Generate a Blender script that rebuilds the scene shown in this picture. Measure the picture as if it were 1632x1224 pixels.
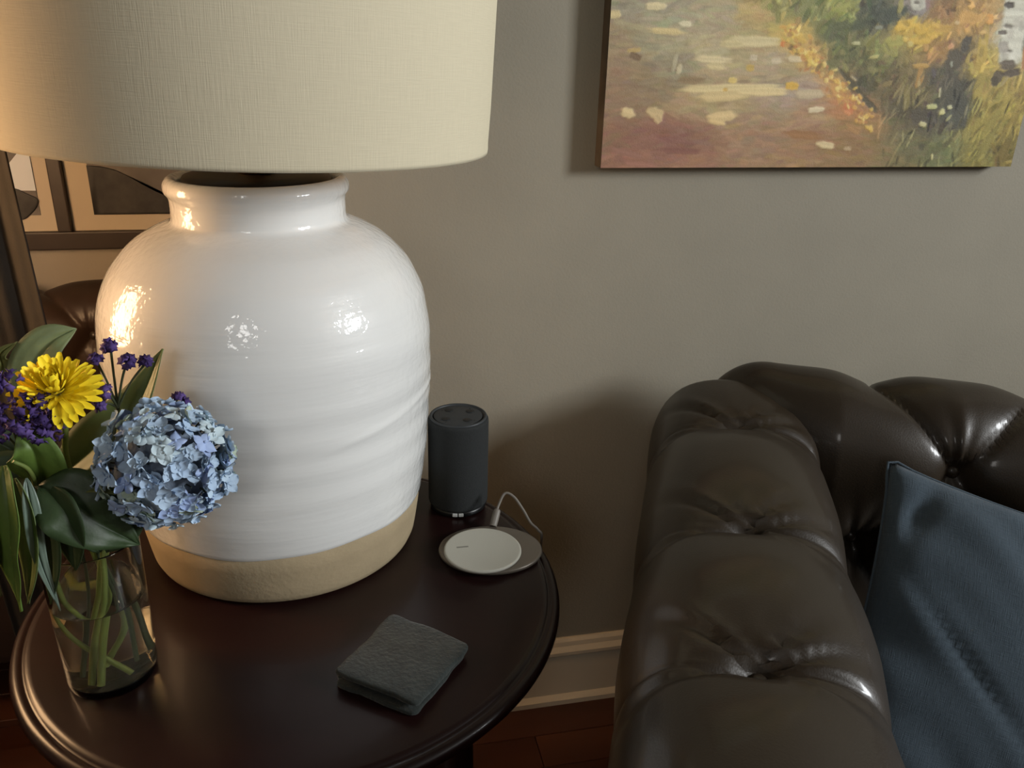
import bpy, bmesh, math, random
import numpy as np
from mathutils import Vector, Matrix

random.seed(7); rng = np.random.default_rng(7)
S = bpy.context.scene
for o in list(bpy.data.objects): bpy.data.objects.remove(o)
COL = S.collection
PI = math.pi

# ------------------------------------------------------------------ camera
FOC = 1314.5; IW, IH = 1632, 1224
CX = np.array([0.9775, -0.2094, 0.0251]); CU = np.array([0.0564, 0.3743, 0.9256]); CF = np.array([0.2032, 0.9034, -0.3777])
CF = CF/np.linalg.norm(CF); CX = CX-CF*(CX@CF); CX /= np.linalg.norm(CX); CU = np.cross(CX, CF)
TZ = 0.708                                  # height of the table top
CAM = np.array([0, 0, TZ+0.6389])
cd = bpy.data.cameras.new('camera'); cam = bpy.data.objects.new('camera', cd); COL.objects.link(cam)
cd.sensor_fit = 'HORIZONTAL'; cd.sensor_width = 36; cd.lens = FOC/IW*36; cd.clip_start = .02
m = Matrix(((CX[0], CU[0], -CF[0], CAM[0]), (CX[1], CU[1], -CF[1], CAM[1]), (CX[2], CU[2], -CF[2], CAM[2]), (0, 0, 0, 1)))
cam.matrix_world = m
S.camera = cam

# ------------------------------------------------------------------ world, daylight, exposure
w = bpy.data.worlds.new('world'); S.world = w; w.use_nodes = True
w.node_tree.nodes['Background'].inputs[0].default_value = (.55, .62, .72, 1)
w.node_tree.nodes['Background'].inputs[1].default_value = .02
S.view_settings.view_transform = 'Standard'; S.view_settings.look = 'None'
S.view_settings.gamma = 1; S.view_settings.use_curve_mapping = False
S.view_settings.exposure = 0.0

def area_light(name, loc, direction, sx, sy, power, col):
    l = bpy.data.lights.new(name, 'AREA'); l.shape = 'RECTANGLE'; l.size = sx; l.size_y = sy; l.energy = power; l.color = col
    o = bpy.data.objects.new(name, l); COL.objects.link(o); o.location = loc
    o.rotation_euler = Vector(direction).to_track_quat('-Z', 'Z').to_euler()
    return o
# daylight through the window in the right-hand wall and, weaker, the one behind the camera
area_light('daylight_window_right', (3.73, -1.05, 2.3), (-1, 0, 0), .95, 1.0, 188, (.95, .98, 1))
area_light('daylight_window_front', (-.85, -1.83, 2.05), (0, 1, 0), .55, .7, 11, (1, .97, .93))

# ------------------------------------------------------------------ helpers
def at_y(px, py, y):
    """a point on the view ray of a photograph pixel, at the depth y in the room"""
    r = CF+CX*(px-IW/2)/FOC-CU*(py-IH/2)/FOC
    return CAM+r*(y/r[1])
def to_px(P):
    P = np.asarray(P)-CAM; d = P@CF
    return IW/2+FOC*(P@CX)/d, IH/2-FOC*(P@CU)/d

def lin(c):
    return tuple(((v/255)/12.92 if v/255 <= .04045 else ((v/255+.055)/1.055)**2.4) for v in c)

def mat(name, rgb, rough=.5, spec=.5, var=0.0, vscale=20, bump=0.0, bscale=200, metal=0, coat=0, coat_rough=.1, stretch=(1, 1, 1), sheen=0, detail=4, bdist=.01):
    """procedural principled material: rgb is sRGB 0-255"""
    M = bpy.data.materials.new(name); M.use_nodes = True
    nt = M.node_tree; b = nt.nodes['Principled BSDF']; L = nt.links.new
    c = lin(rgb)
    b.inputs['Base Color'].default_value = (*c, 1); b.inputs['Roughness'].default_value = rough
    b.inputs['Specular IOR Level'].default_value = spec; b.inputs['Metallic'].default_value = metal
    b.inputs['Coat Weight'].default_value = coat; b.inputs['Coat Roughness'].default_value = coat_rough
    if sheen: b.inputs['Sheen Weight'].default_value = sheen
    tc = nt.nodes.new('ShaderNodeTexCoord'); mp = nt.nodes.new('ShaderNodeMapping'); mp.inputs['Scale'].default_value = stretch
    L(tc.outputs['Object'], mp.inputs[0])
    if var:
        n = nt.nodes.new('ShaderNodeTexNoise'); n.inputs['Scale'].default_value = vscale; n.inputs['Detail'].default_value = detail
        L(mp.outputs[0], n.inputs[0])
        r = nt.nodes.new('ShaderNodeValToRGB')
        r.color_ramp.elements[0].position = .3; r.color_ramp.elements[1].position = .7
        r.color_ramp.elements[0].color = (*[v*(1-var) for v in c], 1); r.color_ramp.elements[1].color = (*[min(1, v*(1+var)) for v in c], 1)
        L(n.outputs[0], r.inputs[0]); L(r.outputs[0], b.inputs['Base Color'])
    if bump:
        n = nt.nodes.new('ShaderNodeTexNoise'); n.inputs['Scale'].default_value = bscale; n.inputs['Detail'].default_value = 3
        L(mp.outputs[0], n.inputs[0])
        bp = nt.nodes.new('ShaderNodeBump'); bp.inputs['Strength'].default_value = bump; bp.inputs['Distance'].default_value = bdist
        L(n.outputs[0], bp.inputs['Height']); L(bp.outputs[0], b.inputs['Normal'])
    return M

def weave(M, scale, strength, colvar):
    """woven cloth relief: two crossed wave textures on the UV map, with slubs"""
    nt = M.node_tree; b = nt.nodes['Principled BSDF']; L = nt.links.new
    uv = nt.nodes.new('ShaderNodeUVMap')
    hs = []
    for d, st in (('X', (1, .04, 1)), ('Y', (.04, 1, 1))):
        mp = nt.nodes.new('ShaderNodeMapping'); mp.inputs['Scale'].default_value = st; L(uv.outputs[0], mp.inputs[0])
        n = nt.nodes.new('ShaderNodeTexNoise'); n.inputs['Scale'].default_value = scale; n.inputs['Detail'].default_value = 2
        L(mp.outputs[0], n.inputs[0]); hs.append(n)
    ad = nt.nodes.new('ShaderNodeMath'); ad.operation = 'ADD'; L(hs[0].outputs[0], ad.inputs[0]); L(hs[1].outputs[0], ad.inputs[1])
    bp = nt.nodes.new('ShaderNodeBump'); bp.inputs['Strength'].default_value = strength; bp.inputs['Distance'].default_value = .002
    L(ad.outputs[0], bp.inputs['Height']); L(bp.outputs[0], b.inputs['Normal'])
    c = b.inputs['Base Color'].default_value[:3]
    r = nt.nodes.new('ShaderNodeValToRGB'); r.color_ramp.elements[0].position = .3; r.color_ramp.elements[1].position = .72
    r.color_ramp.elements[0].color = (*[v*(1-colvar) for v in c], 1); r.color_ramp.elements[1].color = (*[min(1, v*(1+colvar)) for v in c], 1)
    hf = nt.nodes.new('ShaderNodeMath'); hf.operation = 'MULTIPLY'; hf.inputs[1].default_value = .5
    L(ad.outputs[0], hf.inputs[0]); L(hf.outputs[0], r.inputs[0]); L(r.outputs[0], b.inputs['Base Color'])
    return M

def link(o, parent=None):
    COL.objects.link(o)
    if parent is not None: o.parent = parent
    return o
def mesh_obj(name, verts, faces, material, parent=None, smooth=True, origin=None, uv=None):
    """verts are in the parent's space; origin only moves the object's own pivot"""
    V = np.asarray(verts, float)
    if origin is not None: V = V-np.asarray(origin)
    me = bpy.data.meshes.new(name); me.from_pydata(V.tolist(), [], [tuple(int(i) for i in f) for f in faces])
    if material: me.materials.append(material)
    if uv is not None:
        ul = me.uv_layers.new(name='UVMap'); li = np.zeros(len(me.loops), int); me.loops.foreach_get('vertex_index', li)
        ul.data.foreach_set('uv', np.asarray(uv, np.float32)[li].ravel())
    me.update()
    if smooth: me.polygons.foreach_set('use_smooth', [True]*len(me.polygons))
    o = bpy.data.objects.new(name, me)
    if origin is not None: o.location = origin
    return link(o, parent)
def inst(src, parent, mw):
    o = bpy.data.objects.new(src.name.split('.')[0], src.data); link(o, parent); o.matrix_local = mw; return o
def empty(name, loc=(0, 0, 0), rz=0.0):
    o = bpy.data.objects.new(name, None); o.location = loc; o.rotation_euler = (0, 0, rz); o.empty_display_size = .05
    return link(o)
def tag(o, label, cat, group=None):
    o['label'] = label; o['category'] = cat
    if group: o['group'] = group
    return o
def struct(o, label=None, cat=None):
    o['kind'] = 'structure'
    if label: o['label'] = label
    if cat: o['category'] = cat
    return o
def grid(P, close_u=False, close_v=False):
    """faces over an (I,J,3) array of points"""
    I, J = P.shape[:2]; F = []
    for i in range(I if close_u else I-1):
        for j in range(J if close_v else J-1):
            a, b = i, (i+1) % I; c, d = j, (j+1) % J
            F.append((a*J+c, b*J+c, b*J+d, a*J+d))
    return P.reshape(-1, 3), F
def lathe(prof, seg=96, cx=0, cy=0):
    """profile of (r,z) from bottom to top, outside on the right"""
    a = np.linspace(0, 2*PI, seg, endpoint=False); pr = np.asarray(prof, float)
    P = np.stack([cx+np.outer(np.cos(a), pr[:, 0]), cy+np.outer(np.sin(a), pr[:, 0]), np.tile(pr[:, 1], (seg, 1))], -1)
    return grid(P, close_u=True)
def catmull(pts, n):
    p = np.asarray(pts, float); k = len(p)
    q = np.vstack([2*p[0]-p[1], p, 2*p[-1]-p[-2]])
    out = []
    for u in np.linspace(0, k-1, n):
        i = min(int(u), k-2); t = u-i; a, b, c, d = q[i:i+4]
        out.append(.5*((2*b)+(c-a)*t+(2*a-5*b+4*c-d)*t*t+(3*b-a-3*c+d)*t**3))
    return np.array(out)
def resample(p, n):
    s = np.r_[0, np.cumsum(np.linalg.norm(np.diff(p, axis=0), axis=1))]
    u = np.linspace(0, s[-1], n)
    return np.stack([np.interp(u, s, p[:, k]) for k in range(p.shape[1])], -1)
def tube(pts, rad, seg=10, n=None):
    p = catmull(pts, n or 6*len(pts)); N = len(p)
    r = np.interp(np.linspace(0, 1, N), np.linspace(0, 1, len(np.atleast_1d(rad))), np.atleast_1d(rad)) if np.ndim(rad) else np.full(N, rad)
    t = np.gradient(p, axis=0); t /= np.linalg.norm(t, axis=1)[:, None]
    ref = np.array([.3, .2, .93]); P = []
    for i in range(N):
        a = np.cross(t[i], ref); a /= np.linalg.norm(a); b = np.cross(t[i], a); ref = np.cross(a, t[i]) if i else ref
        ang = np.linspace(0, 2*PI, seg, endpoint=False)
        P.append(p[i]+r[i]*(np.cos(ang)[:, None]*a+np.sin(ang)[:, None]*b))
    V, F = grid(np.array(P), close_v=True)
    F = [tuple(reversed(f)) for f in F]
    F += [tuple(range(seg)), tuple(range((N-1)*seg, N*seg))[::-1]]
    return V, F
def box(x0, x1, y0, y1, z0, z1, bev=0.0, seg=2):
    bm = bmesh.new(); bmesh.ops.create_cube(bm, size=1)
    bmesh.ops.scale(bm, vec=(x1-x0, y1-y0, z1-z0), verts=bm.verts); bmesh.ops.translate(bm, vec=((x0+x1)/2, (y0+y1)/2, (z0+z1)/2), verts=bm.verts)
    if bev: bmesh.ops.bevel(bm, geom=bm.edges[:], offset=bev, segments=seg, affect='EDGES', profile=.6)
    bm.verts.ensure_lookup_table(); bm.verts.index_update()
    V = [tuple(v.co) for v in bm.verts]; F = [tuple(v.index for v in f.verts) for f in bm.faces]; bm.free()
    return V, F
def slab(outline, z0, z1, rnd=.002, puff=0.0):
    """a flat plate over an (x,y) outline with rounded edges"""
    o = np.asarray(outline, float); c = o.mean(0); rows = []
    for ins, z in ((rnd*4, z0), (rnd, z0), (0, z0+rnd), (0, z1-rnd), (rnd*.3, z1-rnd*.3), (rnd, z1)):
        d = o-c; L = np.linalg.norm(d, axis=1)[:, None]
        rows.append(np.c_[c+d*(1-ins/L), np.full(len(o), z)])
    inner = rows[-1][:, :2]
    for f_ in (.9, .75, .55, .35, .2): rows.append(np.c_[c+(inner-c)*f_, np.full(len(o), z1+puff*(1-f_**4))])
    P = np.array(rows); V, F = grid(P, close_v=True); k = len(o); nr_ = len(rows); V = np.vstack([V, [c[0], c[1], z1+puff]])
    F = [tuple(reversed(f)) for f in F]
    F = F+[tuple(range(k))[::-1]]+[((nr_-1)*k+i, (nr_-1)*k+(i+1) % k, nr_*k) for i in range(k)]
    return V, F
def basis(z, x=None):
    z = Vector(z).normalized(); x = Vector(x) if x is not None else Vector((.31, .77, .55))
    x = (x-z*x.dot(z)).normalized(); y = z.cross(x)
    return Matrix((x, y, z)).transposed()

# ------------------------------------------------------------------ materials
M_wall = mat('grey_taupe_paint', (146, 140, 125), .75, .3, var=.04, vscale=6, bump=.25, bscale=260, bdist=.002)
M_wall_far = mat('beige_wall_paint', (154, 146, 134), .8, .2, var=.04, vscale=5, bump=.2, bscale=200, bdist=.002)
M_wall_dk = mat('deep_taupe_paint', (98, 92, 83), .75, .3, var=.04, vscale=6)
M_ceil = mat('ceiling_paint', (112, 108, 101), .8, .2, bump=.2, bscale=150, bdist=.002)
M_trim = mat('cream_trim_paint', (208, 196, 172), .45, .4, var=.03, vscale=9)
M_plank = [mat('hardwood_%d' % i, c, .3, .5, var=.3, vscale=9, bump=.1, bscale=60, stretch=(.12, 1, 1), bdist=.002) for i, c in enumerate([(72, 40, 25), (64, 35, 22), (80, 46, 29), (70, 40, 27)])]
M_plank.append(mat('hardwood_pale', (146, 84, 48), .3, .5, var=.2, vscale=9, stretch=(.12, 1, 1)))
M_mahog = mat('dark_mahogany', (28, 12, 11), .34, .25, var=.35, vscale=7, bump=.05, bscale=40, stretch=(.15, 1, 1), coat=.16, coat_rough=.12, bdist=.002)
M_clay = mat('raw_stoneware', (158, 142, 114), .85, .2, var=.1, vscale=14, bump=.3, bscale=160, bdist=.002)
M_dark = mat('dark_bronze', (40, 34, 30), .45, .5, metal=.6)
M_black = mat('black_plastic', (14, 15, 16), .35, .5)
M_mesh = mat('charcoal_fabric', (38, 40, 40), .85, .3, var=.15, vscale=500, bump=.5, bscale=900, bdist=.001)
M_cap = mat('charcoal_cap', (48, 51, 53), .5, .4)
M_btn = mat('dark_button', (26, 28, 30), .45, .4)
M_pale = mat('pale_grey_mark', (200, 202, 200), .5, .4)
M_padbase = mat('silver_taupe_plastic', (112, 104, 94), .35, .5, metal=.35)
M_paddisc = mat('pad_white', (178, 176, 164), .55, .4, bump=.1, bscale=600, bdist=.001)
M_mark = mat('grey_print', (132, 130, 122), .6, .3)
M_cable = mat('grey_cable', (118, 112, 104), .5, .4)
M_wallet = mat('charcoal_suede', (43, 48, 46), .9, .2, var=.25, vscale=60, bump=.5, bscale=220, sheen=.15, bdist=.003)
M_leather = mat('brown_leather', (42, 33, 22), .47, .38, var=.14, vscale=7, bump=.16, bscale=420, coat=.28, coat_rough=.14, bdist=.002)
M_leather_old = mat('dark_brown_leather', (52, 38, 30), .42, .5, var=.2, vscale=6, bump=.15, bscale=300, bdist=.002)
M_foot = mat('dark_wood_foot', (38, 22, 16), .35)
M_curtain = mat('taupe_drape', (50, 46, 41), .9, .2, var=.08, vscale=30, bump=.2, bscale=400, bdist=.002)
M_frame = mat('dark_frame_wood', (46, 34, 26), .45, .4, var=.2, vscale=20)
M_mat = mat('cream_mount_board', (190, 178, 158), .8, .2)
M_brass = mat('aged_brass', (120, 96, 56), .35, .5, metal=.9)

# glazed white ceramic: uneven glossy glaze with throwing rings
M_glaze = mat('white_glaze', (226, 226, 223), .45, .35, coat=1.0, coat_rough=.05)
nt = M_glaze.node_tree; b = nt.nodes['Principled BSDF']
tc = nt.nodes.new('ShaderNodeTexCoord')
mp = nt.nodes.new('ShaderNodeMapping'); mp.inputs['Scale'].default_value = (3, 3, 34); nt.links.new(tc.outputs['Object'], mp.inputs[0])
n1 = nt.nodes.new('ShaderNodeTexNoise'); n1.inputs['Scale'].default_value = 1.6; n1.inputs['Detail'].default_value = 3; nt.links.new(mp.outputs[0], n1.inputs[0])
n2 = nt.nodes.new('ShaderNodeTexNoise'); n2.inputs['Scale'].default_value = 95; n2.inputs['Detail'].default_value = 2; nt.links.new(tc.outputs['Object'], n2.inputs[0])
b1 = nt.nodes.new('ShaderNodeBump'); b1.inputs['Strength'].default_value = .13; b1.inputs['Distance'].default_value = .008; nt.links.new(n1.outputs[0], b1.inputs['Height'])
b2 = nt.nodes.new('ShaderNodeBump'); b2.inputs['Strength'].default_value = .32; b2.inputs['Distance'].default_value = .004; nt.links.new(n2.outputs[0], b2.inputs['Height'])
nt.links.new(b1.outputs[0], b2.inputs['Normal']); nt.links.new(b1.outputs[0], b.inputs['Normal']); nt.links.new(b2.outputs[0], b.inputs['Coat Normal'])

M_linen = weave(mat('cream_linen', (208, 198, 171), .9, .2), 900, .16, .045)
b = M_linen.node_tree.nodes['Principled BSDF']
b.inputs['Transmission Weight'].default_value = 0
M_navy = weave(mat('navy_linen', (72, 84, 94), .95, .15, sheen=.1), 1200, .45, .2)

def glass(name, ior, col=(1, 1, 1), rough=0.0):
    M = bpy.data.materials.new(name); M.use_nodes = True; b = M.node_tree.nodes['Principled BSDF']
    b.inputs['Base Color'].default_value = (*col, 1); b.inputs['Transmission Weight'].default_value = 1
    b.inputs['Roughness'].default_value = rough; b.inputs['IOR'].default_value = ior
    return M
M_glass = glass('clear_glass', 1.45, (.97, .98, .95)); M_water = glass('water', 1.33); M_watglass = glass('water_against_glass', 1.33/1.45, (.82, .78, .62)); M_watglass.node_tree.nodes['Principled BSDF'].inputs['Transmission Weight'].default_value = .97
M_bulb = mat('frosted_bulb', (225, 222, 210), .4)

def leafmat(name, c, rough=.5):
    M = mat(name, c, rough, .4, var=.18, vscale=45, bump=.2, bscale=120, bdist=.002)
    M.node_tree.nodes['Principled BSDF'].inputs['Subsurface Weight'].default_value = 0
    return M
M_leaf = dict(pale=leafmat('leaf_pale_green', (118, 130, 90)), mid=leafmat('leaf_green', (98, 114, 68)), dark=leafmat('leaf_dark_green', (46, 62, 36)),
              bright=leafmat('leaf_bright_green', (88, 112, 48)), olive=leafmat('leaf_olive', (94, 98, 52)), blue=leafmat('leaf_blue_green', (108, 124, 112), .35))
M_stem = mat('green_stem', (104, 118, 58), .5, .4, var=.15, vscale=40)
M_stem_dk = mat('dark_green_stem', (58, 66, 46), .6, .3)
M_hyd = [mat('hydrangea_%d' % i, c, .7, .25, var=.1, vscale=60) for i, c in enumerate([(168, 190, 214), (158, 178, 216), (178, 198, 216), (188, 206, 214), (164, 184, 204)])]
M_hydg = mat('hydrangea_greenish', (176, 190, 172), .7, .25, var=.1, vscale=60)
M_yel = mat('yellow_petal', (246, 222, 48), .6, .3, var=.1, vscale=90)
M_pur = [mat('purple_floret_%d' % i, c, .75, .2, var=.2, vscale=90) for i, c in enumerate([(78, 60, 116), (62, 46, 96), (96, 76, 134)])]

# ------------------------------------------------------------------ room shell
WY = 1.39; WX0 = -.12; XR = 3.8; XL = -2.6; YF = -1.9; YB = 2.25; CH = 3.0
o = mesh_obj('wall_back', *box(WX0, XR, WY, WY+.12, 0, CH), M_wall, smooth=False); struct(o, 'grey taupe painted wall behind the lamp and sofa', 'wall')
o = mesh_obj('wall_far', *box(XL, .45, YB, YB+.1, 0, CH), M_wall_far, smooth=False); struct(o, 'beige wall of the further room behind the picture frame', 'wall')
o = mesh_obj('wall_passage', *box(.35, .45, WY+.12, YB, 0, CH), M_wall, smooth=False); struct(o, 'grey side wall of the further room', 'wall')
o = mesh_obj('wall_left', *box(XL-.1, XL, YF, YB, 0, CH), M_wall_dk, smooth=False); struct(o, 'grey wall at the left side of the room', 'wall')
# right and front walls are built round their window openings
def wall_with_window(name, axis, at, thick, a0, a1, w0, w1, z0, z1, label, wname):
    V, F = [], []
    for (p0, p1, q0, q1) in ((a0, w0, 0, CH), (w1, a1, 0, CH), (w0, w1, 0, z0), (w0, w1, z1, CH)):
        v, f = box(at, at+thick, p0, p1, q0, q1) if axis == 'x' else box(p0, p1, at, at+thick, q0, q1)
        k = len(V); V += v; F += [tuple(i+k for i in g) for g in f]
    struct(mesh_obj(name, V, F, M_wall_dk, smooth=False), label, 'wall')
    r = empty(wname, (at+thick/2, (w0+w1)/2, z0) if axis == 'x' else ((w0+w1)/2, at+thick/2, z0))
    loc = np.array(r.location)
    mid = (w0+w1)/2; zm = (z0+z1)/2
    for (p0, p1, q0, q1, nm) in ((w0, w0+.05, z0, z1, 'window_frame'), (w1-.05, w1, z0, z1, 'window_frame'), (w0, w1, z0, z0+.05, 'window_sill'), (w0, w1, z1-.05, z1, 'window_frame'),
                                 (mid-.012, mid+.012, z0, z1, 'muntin'), (w0, w1, zm-.012, zm+.012, 'muntin')):
        v, f = box(at+.05, at+.09, p0, p1, q0, q1, .004) if axis == 'x' else box(p0, p1, at+.03, at+.07, q0, q1, .004)
        mesh_obj(nm, np.array(v)-loc, f, M_trim, r, smooth=False)
    v, f = box(at+.068, at+.072, w0, w1, z0, z1) if axis == 'x' else box(w0, w1, at+.048, at+.052, z0, z1)
    mesh_obj('pane', np.array(v)-loc, f, M_glass, r, smooth=False)
    struct(r, label.replace('wall', 'window'), 'window')
wall_with_window('wall_right', 'x', XR, .12, YF, WY, -1.6, -.5, 1.75, 2.85, 'grey wall at the right side of the room', 'window_1')
wall_with_window('wall_front', 'y', YF-.12, .12, XL, XR, -1.2, -.5, 1.6, 2.5, 'grey wall behind the viewer', 'window_2')
o = mesh_obj('ceiling', *box(XL-.1, XR+.1, YF-.12, YB+.1, CH, CH+.1), M_ceil, smooth=False); struct(o, 'plain pale ceiling', 'ceiling')

# floor: a sub-floor with the hardwood planks as its pieces, running along the wall
fl = mesh_obj('floor', *box(XL-.1, XR+.1, YF-.12, YB+.1, -.06, -.018), M_plank[1], smooth=False); struct(fl, 'reddish brown hardwood plank floor', 'floor')
PW, PL = .083, 1.42
pb = box(-PL/2+.0008, PL/2-.0008, -PW/2+.0006, PW/2-.0006, -.018, 0, .0012, 1)
pmesh = []
for M in M_plank:
    me = bpy.data.meshes.new('plank'); me.from_pydata(pb[0], [], pb[1]); me.materials.append(M); pmesh.append(me)
y = WY-.02-PW/2; row = 0
while y > -.35:
    x = XL+.3+(row*.53) % PL
    while x < 3.0:
        me = pmesh[random.randrange(4)]
        if row == 1 and .0 < x < 1.0: me = pmesh[4]
        p = bpy.data.objects.new('plank', me); link(p, fl); p.location = (x, y, 0); x += PL
    y -= PW; row += 1
y = WY-.02+PW/2
while y < YB:
    for x in (-1.9+(row*.53) % PL, -1.9-PL+(row*.53) % PL, -1.9+PL+(row*.53) % PL):
        if x-PL/2 < XL or x+PL/2 > .35: continue
        p = bpy.data.objects.new('plank', pmesh[random.randrange(4)]); link(p, fl); p.location = (x, y, 0)
    y += PW; row += 1

# baseboard with a moulded cap and shoe
bprof = np.array([(0, 0), (-.026, 0), (-.026, .012), (-.018, .02), (-.016, .022), (-.016, .125), (-.02, .13), (-.02, .138), (-.012, .148), (-.010, .158), (-.005, .164), (0, .164)])
P = np.array([[(x, WY+d, z) for d, z in bprof] for x in (WX0, XR)])
V, F = grid(P, close_v=True); F += [tuple(range(len(bprof))), tuple(range(len(bprof), 2*len(bprof)))[::-1]]
struct(mesh_obj('baseboard_back', V, F, M_trim, smooth=False), 'cream moulded baseboard along the grey wall', 'baseboard')

# ------------------------------------------------------------------ further room at the left: picture frame, armchair, drape
def P2(px, py, y): return at_y(px, py, y)
fy = YB
pf = empty('picture_frame', (-.45, fy, .86)); tag(pf, 'dark wood frame with two cream mounted pictures, left behind the lamp', 'picture')
def fbox(name, x0, x1, z0, z1, d0, d1, M, bev=.003, par=pf):
    v, f = box(x0, x1, fy-d1, fy-d0, z0, z1, bev); return mesh_obj(name, np.array(v)-np.array(pf.location), f, M, par, smooth=False)
a = P2(98, 368, fy); a2 = P2(120, 368, fy); bt = P2(130, 366, fy)[2]; bb = P2(130, 394, fy)[2]
xl = -1.03; xr = -.13; zt = 1.62; xm0, xm1 = a[0], a2[0]
fbox('frame_rail', xl, xr, bb, bt, .0, .03, M_frame); fbox('frame_rail', xl, xr, zt, zt+.05, 0, .03, M_frame)
fbox('frame_stile', xl-.04, xl, bb, zt+.05, 0, .03, M_frame); fbox('frame_stile', xr, xr+.04, bb, zt+.05, 0, .03, M_frame); fbox('frame_stile', xm0, xm1, bt, zt, 0, .03, M_frame)
M_ph_w = mat('photo_pale', (205, 212, 220), .6); M_ph_k = mat('photo_dark', (38, 36, 34), .6, var=.6, vscale=30); M_ph_g = mat('photo_grey', (96, 90, 86), .6, var=.35, vscale=9)
for (x0, x1, mw) in ((xl, xm0, .04), (xm1, xr, .055)):
    mo = fbox('mount_board', x0, x1, bt, zt, 0, .012, M_mat, .001)
    zb = bt+.04
    loc = np.array(pf.location)
    pc = fbox('picture', x0+mw, x1-mw*.9, zb, zt-.08, .012, .014, M_ph_g, 0)
    if mw < .05:
        q0, q1 = P2(30, 322, fy), P2(66, 290, fy)
        xe = x1-mw*.9; tri = [(xe-.085, fy-.016, zb+.085), (xe-.09, fy-.016, zb+.062), (xe, fy-.016, zb+.06), (xe, fy-.016, zb+.24), (xe-.006, fy-.016, zb+.17)]
        mesh_obj('pale_shape', np.array(tri)-loc, [(0, 1, 2, 3, 4)], M_ph_w, mo, smooth=False)
        V, F = slab([(x1-mw*.9-.048+.047*math.cos(t)*(1+.12*math.sin(3*t)), zb+.028+.034*math.sin(t)*(1+.15*math.cos(4*t))) for t in np.linspace(0, 2*PI, 24, endpoint=False)], 0, .003, .001)
        V = np.array([(v[0], fy-.016-v[2], v[1]) for v in V]); mesh_obj('dark_shape', V-loc, [tuple(reversed(f)) for f in F], M_ph_k, mo)
    else:
        V, F = slab([(x0+.33*t-.0+mw, zb+.02+.10*max(0, 1-1.2*t)+.012*math.sin(9*t)) for t in np.linspace(0, 1, 12)]+[(x0+.33+mw, zb-.0), (x0+mw, zb)], 0, .003, .001)
        V = np.array([(v[0], fy-.016-v[2], v[1]) for v in V]); mesh_obj('dark_shape', V-loc, [tuple(reversed(f)) for f in F], M_ph_k, mo)

# drape hanging at the left, gathered, with soft vertical folds
dx1 = .34; npl = 120
pts = []
dr = empty('drape', (-.62, 1.50, .02)); tag(dr, 'dark taupe drape hanging at the far left behind the flowers', 'curtain')
zz = np.linspace(.02, 2.3, 40); uu = np.linspace(0, 1, npl); Pd = np.zeros((40, npl, 3))
for i, z in enumerate(zz):
    xr_ = -.489-.012*math.sin((z-.9)*3); xl_ = xr_-.17-.03*math.sin(z*2)
    x = xl_+(xr_-xl_)*uu
    Pd[i, :, 0] = x; Pd[i, :, 1] = 1.50+.010*np.sin(uu*17+.4*math.sin(z*2))+.003*np.sin(uu*41); Pd[i, :, 2] = z
V, F = grid(Pd); cl = mesh_obj('curtain_panel', V-np.array(dr.location), F, M_curtain, dr)
sm = cl.modifiers.new('thickness', 'SOLIDIFY'); sm.thickness = .003
V, F = tube([(-1.4, 1.50, 2.33), (-.9, 1.50, 2.33), (-.35, 1.50, 2.33)], .012, 12, 6); mesh_obj('curtain_rod', V-np.array(dr.location), F, M_dark, dr)

# ------------------------------------------------------------------ tufted leather seating
SN = np.array([.911, -.412, 0]); SN /= np.linalg.norm(SN); SD = np.array([-SN[1], SN[0], 0])   # sofa axes: along its back, towards its back

def button_obj(parent, proto, p, nrm):
    mm = basis(nrm).to_4x4(); mm.translation = Vector(p); return inst(proto, parent, mm)
def make_button(material, r=.0125):
    prof = [(0.0001, r*.62), (r*.35, r*.58), (r*.7, r*.42), (r*.95, r*.12), (r, -r*.15), (r*.9, -r*.5), (r*.5, -r*.6)]
    return lathe(prof[::-1], 16)

def surf_normals(P):
    du = np.gradient(P, axis=0); dv = np.gradient(P, axis=1); N = np.cross(du, dv); N /= np.linalg.norm(N, axis=2)[:, :, None]+1e-12
    return N

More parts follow.
